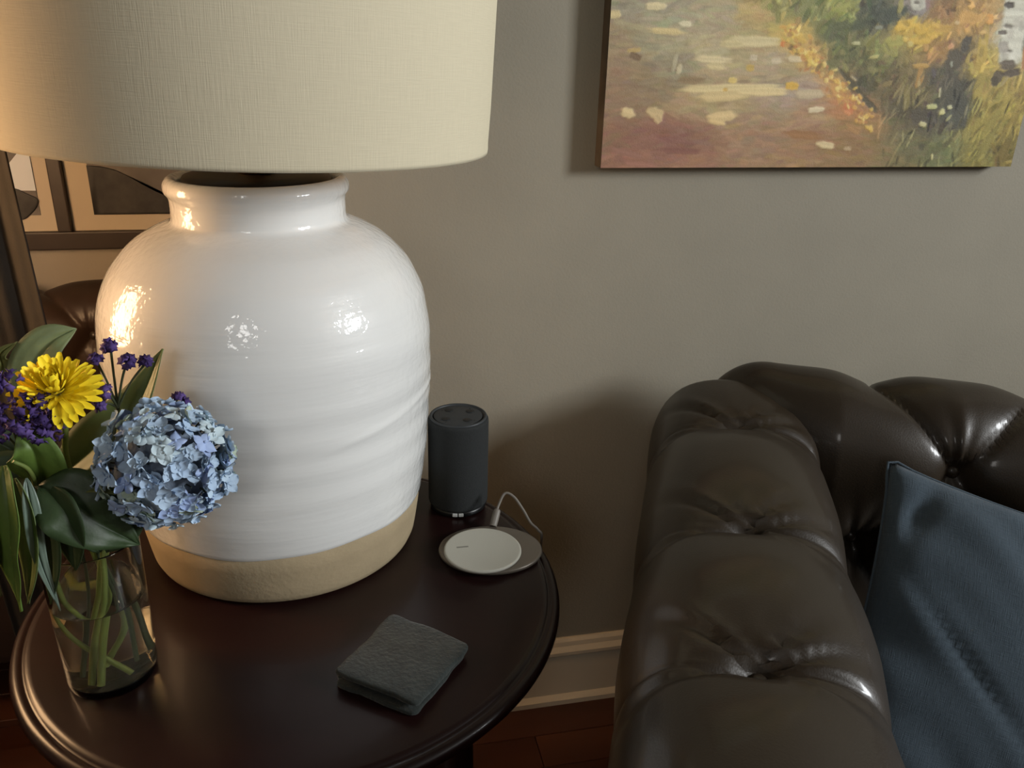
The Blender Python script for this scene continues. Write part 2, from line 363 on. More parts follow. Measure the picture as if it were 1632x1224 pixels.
def roll_arm(name, material, parent, org, n0, side, t0, t1, btn_t, bmesh_proto):
    """rolled arm along +y (t); buttons in one row along its crest, each with a crease across the roll"""
    ctrl = [(.095, .28), (.097, .42), (.102, .53), (.122, .60), (.138, .66), (.138, .72), (.116, .775), (.065, .808), (0, .82), (-.07, .808), (-.112, .775), (-.133, .72), (-.135, .66), (-.127, .605), (-.115, .55), (-.098, .50), (-.095, .3), (-.095, .1)]
    pr = resample(catmull(ctrl, 400), 110)
    if side < 0: pr = pr*np.array([-1, 1]); pr = pr
    s = np.r_[0, np.cumsum(np.linalg.norm(np.diff(pr, axis=0), axis=1))]; kc = pr[:, 1].argmax(); sc = s-s[kc]
    tl = np.linspace(t0, t1, 300)
    d2 = np.gradient(pr, axis=0); nr = np.c_[d2[:, 1], -d2[:, 0]]; nr /= np.linalg.norm(nr, axis=1)[:, None]
    if nr[kc, 1] < 0: nr = -nr
    P = np.zeros((len(tl), len(pr), 3)); Dm = np.zeros((len(tl), len(pr)))
    wroll = np.clip((pr[:, 1]-.50)/.10, 0, 1)
    for bt_ in btn_t:
        T, A = np.meshgrid(tl-bt_, sc, indexing='ij')
        side_ = np.abs(A)
        # the crease bows away from the button
        dt = T-.035*np.clip(side_/.12, 0, 1)**1.5*0.0+.012*np.sin(A*14)*np.exp(-side_/.2)
        dep = .010+.027*np.exp(-(A/.085)**2)-.004*np.exp(-(A/.02)**2)
        sharp = np.exp(-np.abs(dt)/.009); broad = np.exp(-(dt/.07)**2)
        Dm -= dep*(.58*sharp+.5*broad)
        r = np.hypot(T, A); ph = np.arctan2(T, A)
        Dm -= .016*np.exp(-(r/.020)**2)
        # radiating pleats
        for (a0, amp, wd, ln) in ((2.25, .010, .11, .075), (2.72, .009, .10, .09), (1.75, .007, .12, .06), (.55, .010, .09, .10), (-.28, .010, .09, .13), (-2.9, .006, .09, .09), (1.2, .004, .11, .05)):
            da = np.angle(np.exp(1j*(ph-a0)))
            Dm -= amp*np.exp(-(da/wd)**2)*np.exp(-(r/ln)**2)*np.clip(r/.012, 0, 1)
            Dm += amp*.7*np.exp(-((da-wd*2.1)/wd)**2)*np.exp(-(r/ln)**2)*np.clip(r/.012, 0, 1)
    Dm *= wroll[None, :]
    # soft unevenness of the stuffing
    Tm, Am = np.meshgrid(tl, sc, indexing='ij')
    Dm += .0025*np.sin(Tm*17+2*np.sin(Am*9))*np.cos(Am*11+Tm*6)*wroll[None, :]
    Dm += .004*wroll[None, :]
    base = np.array([0, .62])
    for i, t in enumerate(tl):
        p = pr+nr*Dm[i][:, None]
        e = max(0, (t-(t1-.09))/.09); k = math.sqrt(max(0.0, 1-e*e*.995)) if e > 0 else 1
        e2 = max(0, ((t0+.035)-t)/.035); k *= (1-.10*e2*e2)
        up = p[:, 1] > .50
        q = p.copy(); q[:, 0] = p[:, 0]*(.35+.65*k if e else k); q[:, 1] = np.where(up, .50+(p[:, 1]-.50)*(.25+.75*k), p[:, 1])
        P[i] = np.c_[n0+q[:, 0], np.full(len(q), t), q[:, 1]]
    V, F = grid(P)
    if side < 0: F = [tuple(reversed(f)) for f in F]
    J = len(pr); F += [tuple(range(J)) if side > 0 else tuple(range(J))[::-1]]
    o = mesh_obj(name, V-org, F, material, parent)
    N = surf_normals(P)
    if N[150, kc, 2] < 0: N = -N
    for bt_ in btn_t:
        i = int(np.argmin(abs(tl-bt_))); button_obj(o, bmesh_proto, P[i, kc]+N[i, kc]*.005-org, (0, -.25, 1))
    return o

def tuft_back(name, material, parent, org, na, nb, yoff, first, sp, proto, cap=.14, hs=1.0, nres=420):
    """rolled back with diamond tufting; creases run from notches on the crest to buttons and on to the next row"""
    ctrl = [(1.33, .30), (1.322, .45), (1.305, .56), (1.288, .65), (1.278, .72), (1.288, .78), (1.328, .824), (1.392, .842), (1.446, .82), (1.47, .77), (1.462, .69), (1.44, .60), (1.435, .4), (1.435, .1)]
    pr = resample(catmull(ctrl, 400), 120); kc = pr[:, 1].argmax()
    s = np.r_[0, np.cumsum(np.linalg.norm(np.diff(pr, axis=0), axis=1))]; sc = s[kc]-s      # positive down the front
    d2 = np.gradient(pr, axis=0); nr = np.c_[d2[:, 1], -d2[:, 0]]; nr /= np.linalg.norm(nr, axis=1)[:, None]
    if nr[kc, 1] < 0: nr = -nr
    nl = np.linspace(na, nb, nres); NN, SS = np.meshgrid(nl, sc, indexing='ij')
    s0, s1, s2, s3 = .0, .175, .345, .515
    def seg(x0, y0, x1, y1):
        dx, dy = x1-x0, y1-y0; u = np.clip(((NN-x0)*dx+(SS-y0)*dy)/(dx*dx+dy*dy), 0, 1)
        return np.hypot(NN-x0-u*dx, SS-y0-u*dy)
    D = np.zeros_like(NN); dist = np.full_like(NN, 9.0); buttons = []
    k = 0; x = first
    while x < nb+sp:
        for (xa, ya, xb, yb) in ((x, s0, x+sp/2, s1), (x, s0, x-sp/2, s1), (x, s2, x+sp/2, s1), (x, s2, x-sp/2, s1), (x, s2, x+sp/2, s3), (x, s2, x-sp/2, s3), (x, s0, x, s0-.30)):
            if min(xa, xb) < na+.25 or max(xa, xb) > nb-.25: continue
            dist = np.minimum(dist, seg(xa, ya, xb, yb))
        if na+.1 < x < nb-.08: buttons.append((x, s2))
        if na+.1 < x+sp/2 < nb-.08: buttons.append((x+sp/2, s1))
        if na+.05 < x < nb:
            D -= .008*np.exp(-(np.hypot((NN-x), (SS-s0)*.6)/.05)**2)
        x += sp
    fade = np.clip(1-np.maximum(0, -SS-.06)/.2, .1, 1)
    D -= fade*(.012*np.exp(-dist/.006)+.013*np.exp(-(dist/.045)**2))
    for (bx, by) in buttons:
        r = np.hypot(NN-bx, SS-by); ph = np.arctan2(by-SS, NN-bx)      # angle: up is pi/2
        D -= .022*np.exp(-(r/.026)**2)
        for (a0, amp, wd, ln) in ((1.40, .006, .11, .08), (1.78, .006, .11, .08), (-1.4, .004, .12, .06), (-1.75, .004, .12, .06)):
            da = np.angle(np.exp(1j*(ph-a0))); D -= amp*np.exp(-(da/wd)**2)*np.exp(-(r/ln)**2)*np.clip(r/.012, 0, 1)
    D += .012
    D += .002*np.sin(NN*23+SS*9)*np.cos(SS*19)
    P = np.zeros((len(nl), len(pr), 3))
    for i, n in enumerate(nl):
        p = pr+nr*D[i][:, None]
        e = max(0, ((na+cap)-n)/cap); e = max(e, (n-(nb-cap))/cap); k = math.sqrt(max(0, 1-e*e*.99)) if e > 0 else 1
        c = np.array([1.425, .62]); up = p[:, 1] > .62
        e = max(0, ((na+cap*1.9)-n)/(cap*1.9), (n-(nb-cap*1.9))/(cap*1.9)); kt = 1-.75*min(1, e)**1.3
        q = p.copy(); q[:, 0] = c[0]+(p[:, 0]-c[0])*kt; q[:, 1] = np.where(up, .62+(p[:, 1]-.62)*(.35+.65*k), p[:, 1])
        P[i] = np.c_[np.full(len(q), n), q[:, 0]+yoff, q[:, 1]*hs]
    V, F = grid(P); F = [tuple(reversed(f)) for f in F]
    J = len(pr); F += [tuple(range(J))[::-1], tuple(range((len(nl)-1)*J, len(nl)*J))]
    o = mesh_obj(name, V-org, F, material, parent)
    N = surf_normals(P)
    if N[200, kc, 2] < 0: N = -N
    for (bx, by) in buttons:
        i = int(np.argmin(abs(nl-bx))); j = int(np.argmin(abs(sc-by)))
        nn = np.array([0, nr[j, 0], nr[j, 1]])
        button_obj(o, proto, P[i, j]+nn*.006-org, nn)
    return o

def cushion(x0, x1, y0, y1, z0, z1, puff, nx=30, ny=30, r=.04):
    """boxy seat cushion with a crowned top"""
    V, F = box(x0, x1, y0, y1, z0, z1, r, 4); V = np.array(V)
    cx, cy = (x0+x1)/2, (y0+y1)/2
    return V, F

bp_ = make_button(M_leather)
proto_me = bpy.data.meshes.new('button'); proto_me.from_pydata(np.array(bp_[0]).tolist(), [], bp_[1]); proto_me.materials.append(M_leather)
proto_me.polygons.foreach_set('use_smooth', [True]*len(proto_me.polygons))
class _P: pass
bproto = _P(); bproto.data = proto_me; bproto.name = 'button'

ORG = np.array([.88, .95, 0])
sofa = empty('sofa', tuple(SN*ORG[0]+SD*ORG[1]), math.atan2(SN[1], SN[0]))
tag(sofa, 'dark brown leather button-tufted sofa with rolled arms against the wall', 'sofa')
NB = 1.78
roll_arm('arm', M_leather, sofa, ORG, .115, 1, .38, 1.46, [1.235, .930, .672, .41], bproto)
roll_arm('arm', M_leather, sofa, ORG, NB-.13, -1, .38, 1.46, [1.235, .930, .672, .41], bproto)
tuft_back('backrest', M_leather, sofa, ORG, .05, NB-.05, .0, .335, .25, bproto, cap=.12)
mesh_obj('seat_base', np.array(box(.06, NB-.06, .46, 1.42, .1, .32, .02)[0])-ORG, box(.06, NB-.06, .46, 1.42, .1, .32, .02)[1], M_leather, sofa, smooth=False)
wseat = (NB-.46)/3
for i in range(3):
    V, F = box(.23+i*wseat+.002, .23+(i+1)*wseat-.002, .44, 1.30, .322, .372, .02, 4)
    V = np.array(V); mx = .23+(i+.5)*wseat
    top = V[:, 2] > .36; V[top, 2] -= .006
    mesh_obj('seat_cushion', V-ORG, F, M_leather, sofa)
for (fx, fy_) in ((.12, .50), (NB-.12, .50), (.12, 1.36), (NB-.12, 1.36)):
    V, F = lathe([(.0001, 0), (.018, 0), (.024, .02), (.034, .045), (.034, .06), (.022, .075), (.03, .105), (.0001, .105)], 20, fx, fy_)
    mesh_obj('foot', V-ORG, F, M_foot, sofa)

# throw pillow leaning in the corner of the sofa
def pillow_mesh(h, th, n=48):
    P = []; U = []
    u = np.linspace(-1, 1, n)
    out = []
    for sgn in (1, -1):
        X, Y = np.meshgrid(u, u, indexing='ij')
        ex = 1-.075*(1-Y**2)**1.0; ey = 1-.075*(1-X**2)**1.0
        prof = (np.clip(1-X**2, 0, 1)*np.clip(1-Y**2, 0, 1))**.42
        wr = .006*np.sin(9*X+5*Y+2*np.sin(3*Y))*np.clip(1-prof, 0, 1)*prof*2 + .004*np.sin(17*(X+Y)+3*np.sin(4*X))*prof*(1-prof)*2
        d1 = ((X+Y)+1.25); wr = wr-.012*np.exp(-((X-.35*(Y-1)+.72)/.06)**2)*np.exp(-((Y-.72)/.22)**2)-.009*np.exp(-((Y+.9*(X+1)-.45)/.055)**2)*np.exp(-((X+.45)/.35)**2)
        Z = sgn*(th*prof+wr*(1 if sgn > 0 else .5)*np.clip(prof*3, 0, 1))
        out.append(np.stack([X*h*ex, Y*h*ey, Z], -1))
    V1, F1 = grid(out[0]); V2, F2 = grid(out[1])
    F2 = [tuple(reversed([i+len(V1) for i in f])) for f in F2]
    X, Y = np.meshgrid(u, u, indexing='ij'); uv = np.stack([X*h, Y*h], -1).reshape(-1, 2)
    return np.vstack([V1, V2]), F1+F2, np.vstack([uv, uv])
hp = .245
V, F, UV = pillow_mesh(hp, .075)
pil = empty('throw_pillow'); tag(pil, 'navy blue linen throw pillow leaning in the sofa corner', 'pillow')
lean = math.radians(40); rot = math.radians(-12)
rx = SN; up = SD*math.sin(lean)+np.array([0, 0, 1])*math.cos(lean)
ax = rx*math.cos(rot)+up*math.sin(rot); ay = -rx*math.sin(rot)+up*math.cos(rot); az = np.cross(ax, ay)
corner = SN*.335+SD*1.205+np.array([0, 0, .785])
cen = corner+ax*hp-ay*hp
low = cen-ay*hp
R3 = Matrix((ax, ay, az)).transposed()
pil.matrix_world = Matrix.Translation(Vector(low)) @ R3.to_4x4()
po = mesh_obj('pillow_cover', V+np.array([0, hp, 0]), F, M_navy, pil, uv=UV)
wl = po.modifiers.new('weld', 'WELD'); wl.merge_threshold = .0005
ed = [np.array([x*hp, y*hp+hp, 0]) for x, y in ((-1, -1), (1, -1), (1, 1), (-1, 1))]
pth = []
for i in range(4):
    a_, b_ = ed[i], ed[(i+1) % 4]
    for k in range(12):
        q = a_+(b_-a_)*k/12; tt = (2*k/12-1); c_ = np.array([0, hp, 0]); mid_in = .075*(1-tt**2)
        nrm_ = (a_+b_)/2-c_; q = q-nrm_*mid_in; pth.append(q)
pth.append(pth[0]); V, F = tube(pth, .0022, 6, len(pth)*2); mesh_obj('seam', V, F, M_navy, pil, uv=np.c_[V[:, 0], V[:, 1]])

# dark leather armchair in the further room (only its tufted back shows)
AO = np.array([.45, 1.0, 0])
ach = empty('leather_armchair', (-.70, 1.80, 0), 0.0); tag(ach, 'dark brown leather chair back under the picture frame, left behind the lamp', 'armchair')
bproto2 = _P(); bproto2.name = 'button'; bproto2.data = proto_me
tuft_back('backrest', M_leather_old, ach, AO+np.array([0, 0.05, 0]), .0, .9, 0, .2, .25, bproto2, cap=.1, hs=.925, nres=220)
V, F = box(.05, .85, .75, 1.42, .12, .42, .04, 3); mesh_obj('seat', np.array(V)-AO, F, M_leather_old, ach)
for q in (0.0, .76):
    V, F = box(q, q+.14, .72, 1.42, .12, .6, .05, 3); mesh_obj('arm', np.array(V)-AO, F, M_leather_old, ach)
for (fx, fy_) in ((.1, .78), (.8, .78), (.1, 1.38), (.8, 1.38)):
    V, F = lathe([(.0001, 0), (.018, 0), (.03, .05), (.024, .125), (.0001, .125)], 14, fx, fy_); mesh_obj('foot', V-AO, F, M_foot, ach)

# ------------------------------------------------------------------ round side table
TC = np.array([-.0609, .9053, 0]); TR = .326
table = empty('side_table', tuple(TC)); tag(table, 'round dark mahogany side table with moulded edge', 'table')
tp = [(.0001, -.034), (.27, -.034), (.285, -.033), (.300, -.030), (.309, -.027), (.315, -.024), (.3225, -.0215), (.3258, -.0165), (.326, -.012), (.3245, -.0075), (.320, -.0045), (.3155, -.0038), (.3135, -.0045), (.3125, -.0048), (.3105, -.0028), (.307, -.0008), (.303, 0), (.2, 0), (.1, 0), (.0001, 0)]
V, F = lathe([(r, z+TZ) for r, z in tp], 160); mesh_obj('table_top', V, F, M_mahog, table)
for a in (40, 130, 220, 310):
    ca, sa = math.cos(math.radians(a+4)), math.sin(math.radians(a+4))
    V, F = tube([(ca*.225, sa*.225, TZ-.03), (ca*.235, sa*.235, .52), (ca*.215, sa*.215, .34), (ca*.225, sa*.225, .16), (ca*.26, sa*.26, .0)], [.03, .028, .02, .017, .019], 16, 30); mesh_obj('leg', V, F, M_mahog, table)
V, F = lathe([(.235, TZ-.11), (.243, TZ-.108), (.245, TZ-.10), (.245, TZ-.034), (.232, TZ-.034), (.232, TZ-.11), (.235, TZ-.11)], 96); mesh_obj('apron', V, F, M_mahog, table)
V, F = lathe([(.0001, .158), (.205, .158), (.212, .163), (.212, .173), (.205, .178), (.0001, .178)], 72); mesh_obj('lower_shelf', V, F, M_mahog, table)

# ------------------------------------------------------------------ table lamp
JC = np.array([-.0828, 1.0413, TZ])
lamp = empty('table_lamp', tuple(JC)); tag(lamp, 'large white glazed jar table lamp with cream linen drum shade', 'lamp')
jp = [(.1795, .03), (.1855, .078), (.1937, .1375), (.1985, .2126), (.2008, .266), (.2000, .305), (.1942, .343), (.1800, .379), (.1630, .402), (.1460, .418), (.1260, .4300), (.1140, .4352), (.1060, .4378), (.1018, .4405), (.1003, .4445), (.1000, .452), (.1000, .460), (.1002, .4665), (.1015, .4705), (.1045, .4735), (.1058, .479), (.1045, .4855), (.1005, .4905), (.0955, .492), (.0915, .489), (.0890, .482), (.0875, .46)]
jr = resample(catmull([(p[0], p[1]) for p in jp], 600), 150)
seg = 160; A = np.linspace(0, 2*PI, seg, endpoint=False)
P = np.zeros((seg, 150, 3))
k0 = 14
for i, a in enumerate(A):
    zb = .0705+.0045*math.cos(a-math.radians(-75))+.0012*math.sin(5*a+1)+.0007*math.sin(11*a)
    ring = jr[jr[:, 1] >= .03]
    # start at the glaze line, then follow the profile
    kk = np.argmax(jr[:, 1] > zb+.003); tail = jr[kk:]
    pts = np.vstack([[np.interp(zb, jr[:80, 1], jr[:80, 0])-.0003, zb], [np.interp(zb, jr[:80, 1], jr[:80, 0])+.0011, zb+.0012], tail+np.array([.0012, 0])])
    pts = resample(pts, 150)
    z = pts[:, 1]
    wob = .0005*np.sin(z*150+.8*math.sin(a)+1.2*np.sin(z*31))*np.clip((z-.08)/.05, 0, 1)*np.clip((.42-z)/.06, 0, 1)*(.6+.4*math.sin(a*1.0+2))
    wob += .0009*math.sin(3*a+.7)*np.sin(z*37+a)*np.clip((z-.08)/.05, 0, 1)*np.clip((.42-z)/.06, 0, 1)
    wob += .0022*np.exp(-((z-(.20+.035*math.cos(a)))/.004)**2)*max(0, math.cos(a-.0))*.8
    r = pts[:, 0]+wob
    P[i] = np.c_[r*math.cos(a), r*math.sin(a), z]
V, F = grid(P, close_u=True); mesh_obj('glazed_body', V, F, M_glaze, lamp)
bprof_ = [(.0001, 0), (.158, 0), (.166, .0015), (.1725, .006), (.1760, .014), (.1785, .028), (.1822, .052), (.1850, .0775), (.1835, .0785), (.0001, .0785)]
V, F = lathe(bprof_, 160); mesh_obj('unglazed_base', V, F, M_clay, lamp)
V, F = lathe([(.0001, .455), (.0872, .455), (.0872, .4865), (.084, .4915), (.06, .494), (.0001, .4945)], 72); mesh_obj('neck_lid', V, F, M_dark, lamp)
sock = mesh_obj('socket', *lathe([(.0001, .4945), (.022, .4945), (.022, .50), (.012, .504), (.012, .535), (.018, .54), (.018, .60), (.0001, .60)], 28), M_brass, lamp)
mesh_obj('bulb', *lathe([(.0001, .60), (.013, .60), (.014, .625), (.026, .65), (.03, .675), (.024, .70), (.01, .712), (.0001, .714)], 28), M_bulb, lamp)
for sg in (-1, 1):
    V, F = tube([(sg*.02, 0, .535), (sg*.055, 0, .60), (sg*.06, 0, .70), (sg*.04, 0, .80), (0, 0, .835)], .002, 8, 30); mesh_obj('harp', V, F, M_brass, lamp)
# drum shade, hung a little crooked
SR, SH = .273, .335
sh = []
aa = np.linspace(0, 2*PI, 180, endpoint=True); ss = [(SR-.0022, .002), (SR-.0018, 0), (SR, 0.0), (SR+.0005, .004), (SR+.0003, .012), (SR+.0018, .05), (SR+.004, .20), (SR+.005, SH), (SR+.003, SH+.001), (SR+.002, SH-.002), (SR-.002, .05), (SR-.0022, .002)]
Psh = np.array([[(r*math.cos(a), r*math.sin(a), z) for r, z in ss] for a in aa])
cs = np.cumsum([0]+[math.hypot(ss[i+1][0]-ss[i][0], ss[i+1][1]-ss[i][1]) for i in range(len(ss)-1)])
UVs = np.array([[(a*SR, c) for c in cs] for a in aa]).reshape(-1, 2)
V, F = grid(Psh)
shade = mesh_obj('lamp_shade', V, F, M_linen, lamp, uv=UVs)
shade.location = (0, 0, .5315)
viewdir = np.array([JC[0], JC[1], 0]); viewdir /= np.linalg.norm(viewdir)
shade.rotation_mode = 'QUATERNION'
from mathutils import Quaternion
shade.rotation_quaternion = Quaternion(Vector(viewdir), math.radians(1.9))
for k in range(3):
    a = k*2*PI/3+.3
    V, F = tube([(0, 0, .835-.5315-.001), (math.cos(a)*.14, math.sin(a)*.14, .302), (math.cos(a)*SR*1.012, math.sin(a)*SR*1.012, SH-.006)], .0018, 8, 12); mesh_obj('spider_arm', V, F, M_brass, shade)
mesh_obj('finial', *lathe([(.0001, .302), (.007, .302), (.004, .308), (.008, .318), (.005, .328), (.0001, .331)], 20), M_brass, shade)

# ------------------------------------------------------------------ smart speaker
SPC = np.array([.1631, 1.0725, TZ])
sp = empty('smart_speaker', tuple(SPC)); tag(sp, 'black fabric cylindrical smart speaker standing behind the charging pad', 'speaker')
V, F = lathe([(.0001, .010), (.0425, .010), (.0437, .0115), (.044, .014), (.044, .139), (.0437, .142), (.0425, .1445), (.041, .145)], 96); mesh_obj('fabric_body', V, F, M_mesh, sp)
V, F = lathe([(.0001, 0), (.039, 0), (.0412, .0015), (.0418, .004), (.0418, .010), (.0001, .010)], 80); mesh_obj('base_ring', V, F, M_black, sp)
V, F = lathe([(.041, .1445), (.0415, .1465), (.0405, .1478), (.0385, .148), (.0375, .1468), (.0372, .1455), (.0001, .1455)], 96); mesh_obj('top_rim', V, F, M_cap, sp)
V, F = lathe([(.0001, .1455), (.0345, .1455), (.0355, .1463), (.034, .1468), (.0001, .1468)], 80); mesh_obj('top_plate', V, F, M_cap, sp)
for (bx, by) in ((-.022, 0), (.022, 0), (0, .022), (0, -.022)):
    V, F = lathe([(.0001, .1468), (.0058, .1468), (.0062, .1472), (.0055, .1476), (.0001, .1474)], 20, 0, 0); 
    V = V+np.array([bx*math.cos(.5)-by*math.sin(.5), bx*math.sin(.5)+by*math.cos(.5), 0]); mesh_obj('button', V, F, M_btn, sp)
for k in range(4):
    a = math.radians(45+90*k); V, F = lathe([(.0001, .1468), (.0013, .1468), (.001, .1471), (.0001, .1471)], 8); V = V+np.array([.029*math.cos(a), .029*math.sin(a), 0]); mesh_obj('microphone_hole', V, F, M_black, sp)
# two small pale marks low on the base ring, facing the room
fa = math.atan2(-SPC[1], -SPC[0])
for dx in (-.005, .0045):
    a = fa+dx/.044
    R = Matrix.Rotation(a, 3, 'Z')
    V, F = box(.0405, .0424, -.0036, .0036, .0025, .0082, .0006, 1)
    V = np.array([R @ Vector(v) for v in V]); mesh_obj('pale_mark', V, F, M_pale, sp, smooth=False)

# ------------------------------------------------------------------ wireless charging pad and its cable
PC = np.array([.187, .9375, TZ])
padr = empty('charging_pad', tuple(PC)); tag(padr, 'round white wireless charging pad on a grey oval base', 'charger')
ang = np.linspace(0, 2*PI, 96, endpoint=False); rt = -.17
def ell(a, b, cx, cy, r): return [(cx+a*math.cos(t)*math.cos(r)-b*math.sin(t)*math.sin(r), cy+a*math.cos(t)*math.sin(r)+b*math.sin(t)*math.cos(r)) for t in ang]
rows = [(.060, .046, 0), (.066, .052, .0), (.0695, .0555, .0018), (.0705, .0565, .0045), (.0698, .0558, .0068), (.067, .053, .0078), (.05, .04, .0080), (.0002, .0002, .0080)]
P = np.array([[(x, y_, z) for x, y_ in ell(a, b, 0, 0, rt)] for a, b, z in rows])
V, F = grid(P, close_v=True); F = [tuple(f) for f in F]; mesh_obj('pad_base', V, [tuple(reversed(f)) for f in F][::-1], M_padbase, padr)
dc = np.array([.1745, .9285])-PC[:2]
V, F = lathe([(.0001, .008), (.049, .008), (.0512, .0088), (.0522, .0105), (.0520, .0122), (.0512, .0131), (.0495, .0133), (.048, .0131), (.0001, .0129)], 96, dc[0], dc[1]); disc = mesh_obj('pad_disc', V, F, M_paddisc, padr)
V, F = box(dc[0]-.034, dc[0]-.018, dc[1]+.0075, dc[1]+.0105, .0129, .01315); mesh_obj('printed_mark', V, F, M_mark, disc, smooth=False)
cb = empty('charging_cable', (.205, .985, TZ)); tag(cb, 'thin grey cable looping up behind the charging pad', 'cable')
co = np.array(cb.location)
pl0 = np.array([.2005, .9895, TZ+.008]); pl1 = np.array([.209, 1.004, TZ+.024])
V, F = tube([pl0, (pl0+pl1)/2, pl1, pl1+(pl1-pl0)*.12], [.0052, .0055, .005, .0025], 14, 14); mesh_obj('plug', V-co, F, M_cable, cb)
d_ = pl1-pl0
pc = [pl1, pl1+d_*.35, np.array([.2225, 1.0165, TZ+.044]), np.array([.2345, 1.0105, TZ+.0405]), np.array([.2455, .998, TZ+.026]), np.array([.2545, .986, TZ+.0105]), np.array([.264, .980, TZ+.0015]), np.array([.2705, .981, TZ-.016]), np.array([.262, 1.0, TZ-.09]), np.array([.20, 1.10, .40]), np.array([.10, 1.25, .10]), np.array([.04, 1.30, .004]), np.array([-.10, 1.31, .003])]
V, F = tube(pc, .0019, 10, 90); mesh_obj('cord', V-co, F, M_cable, cb)

# ------------------------------------------------------------------ folded wallet
def rrect(c4, r, n=6):
    c4 = [np.array(c) for c in c4]; out = []
    for i in range(4):
        p, a, b = c4[i], c4[i-1], c4[(i+1) % 4]
        da = (a-p)/np.linalg.norm(a-p); db = (b-p)/np.linalg.norm(b-p)
        for t in np.linspace(0, 1, n):
            q0 = p+da*r; q1 = p+db*r; out.append((1-t)**2*q0+2*t*(1-t)*p+t*t*q1)
    o = []
    k = len(out)
    for i in range(k):
        a, b = out[i], out[(i+1) % k]; L = np.linalg.norm(b-a); m_ = max(1, int(L/.006))
        for j in range(m_): o.append(a+(b-a)*j/m_)
    return np.array(o)
wc = [(.0447, .8134), (.1271, .7418), (.0577, .6546), (-.0258, .7188)]
WC = np.mean(wc, 0); wal = empty('wallet', (WC[0], WC[1], TZ)); tag(wal, 'dark charcoal suede folded wallet at the front of the table', 'wallet')
c4 = [np.array(c)-WC for c in wc][::-1]
def wob_slab(c4, z0, z1, rnd, amp, ph):
    o = rrect(c4, .009)
    o = o+amp*np.c_[np.sin(o[:, 1]*140+ph)+.5*np.sin(o[:, 0]*330), np.sin(o[:, 0]*120+ph*2)+.5*np.sin(o[:, 1]*290)]
    V, F = slab(o, z0, z1, rnd, .0012); V = np.array(V)
    return V, F
low4 = [c*0.955+np.array([-.002, -.003]) for c in c4]
V, F = wob_slab(low4, 0, .0062, .0018, .0006, .4); mesh_obj('lower_flap', V, F, M_wallet, wal)
V, F = wob_slab(c4, .0075, .0155, .0024, .0007, 1.7)
V[:, 2] += .0035*np.clip((-(V[:, 0]*-.66+V[:, 1]*.75))/.05, 0, 1)*0+.0012*np.sin(V[:, 0]*45+1)*np.cos(V[:, 1]*38)*(V[:, 2] > .012)
V[:, 2] += .006*np.clip((V[:, 0]*-.61+V[:, 1]*-.79)/.057, 0, 1)
mesh_obj('upper_flap', V, F, M_wallet, wal)
# the fold joins both flaps along the far left side
ea, eb = c4[0]*.985, c4[3]*.985
P = []
for t in np.linspace(.06, .94, 16):
    q = ea+(eb-ea)*t; nrm = np.array([-(eb-ea)[1], (eb-ea)[0]]); nrm /= np.linalg.norm(nrm)
    if nrm@q < 0: nrm = -nrm
    P.append([np.r_[q+nrm*(.0035*math.cos(a)-.002), .0072+.0066*math.sin(a)] for a in np.linspace(-PI/2, 1.5*PI, 14, endpoint=False)])
V, F = grid(np.array(P), close_v=True); F += [tuple(range(14)), tuple(range(15*14, 16*14))]; mesh_obj('fold', V, F, M_wallet, wal)

# ------------------------------------------------------------------ vase with water
VC = np.array([-.258, .782, TZ])
vase = empty('glass_vase', tuple(VC)); tag(vase, 'clear glass cylinder vase of water holding the flowers', 'vase')
V, F = lathe([(.0001, 0), (.039, 0), (.0425, .0012), (.0445, .005), (.0452, .012), (.0462, .09), (.047, .17), (.0468, .1712), (.0455, .1712), (.0452, .17), (.0444, .104)], 96); mesh_obj('glass_body', V, F, M_glass, vase)
V, F = lathe([(.0001, .0095), (.036, .0095), (.041, .0105), (.0432, .014), (.0438, .06), (.0444, .104), (.0438, .1032), (.04, .103), (.0001, .103)], 96)
wt = mesh_obj('water', V, F, M_watglass, vase); wt.data.materials.append(M_water)
for p_ in wt.data.polygons:
    if p_.center.z > .1025: p_.material_index = 1

def leaf(parent, pts, width, material, normal, fold=.25, name='leaf', wavy=.0, taper=1.0, org=None):
    """leaf blade along a centre line with a folded midrib; normal: the side it shows"""
    p = catmull(pts, 22); N = len(p); t = np.gradient(p, axis=0); t /= np.linalg.norm(t, axis=1)[:, None]
    nv = np.asarray(normal, float); rows = []
    for i in range(N):
        u = i/(N-1); wv = width/2*(math.sin(PI*min(1, u**.8*.97+.03))**.85)*taper if u < 1 else .0002
        wv = max(wv, .0006)
        sd = np.cross(t[i], nv); sd /= np.linalg.norm(sd); nn = np.cross(sd, t[i])
        rows.append([p[i]+sd*wv*s+nn*(fold*abs(s)*wv+wavy*math.sin(u*17+s*2)*abs(s)-.0012*math.cos(s*PI*4)*(abs(s) < .3)) for s in (-1, -.75, -.5, -.25, -.08, 0, .08, .25, .5, .75, 1)])
    V, F = grid(np.array(rows))
    if org is not None: V = V-org
    o = mesh_obj(name, V, F, material, parent); md = o.modifiers.new('thickness', 'SOLIDIFY'); md.thickness = .0007
    return o
camdir = -CF
def PX(px, py, y): return at_y(px, py, y)
def nview(sx=0.0, sz=0.0): return camdir+np.array([sx, 0, sz])
VB = VC+np.array([0, 0, .012])

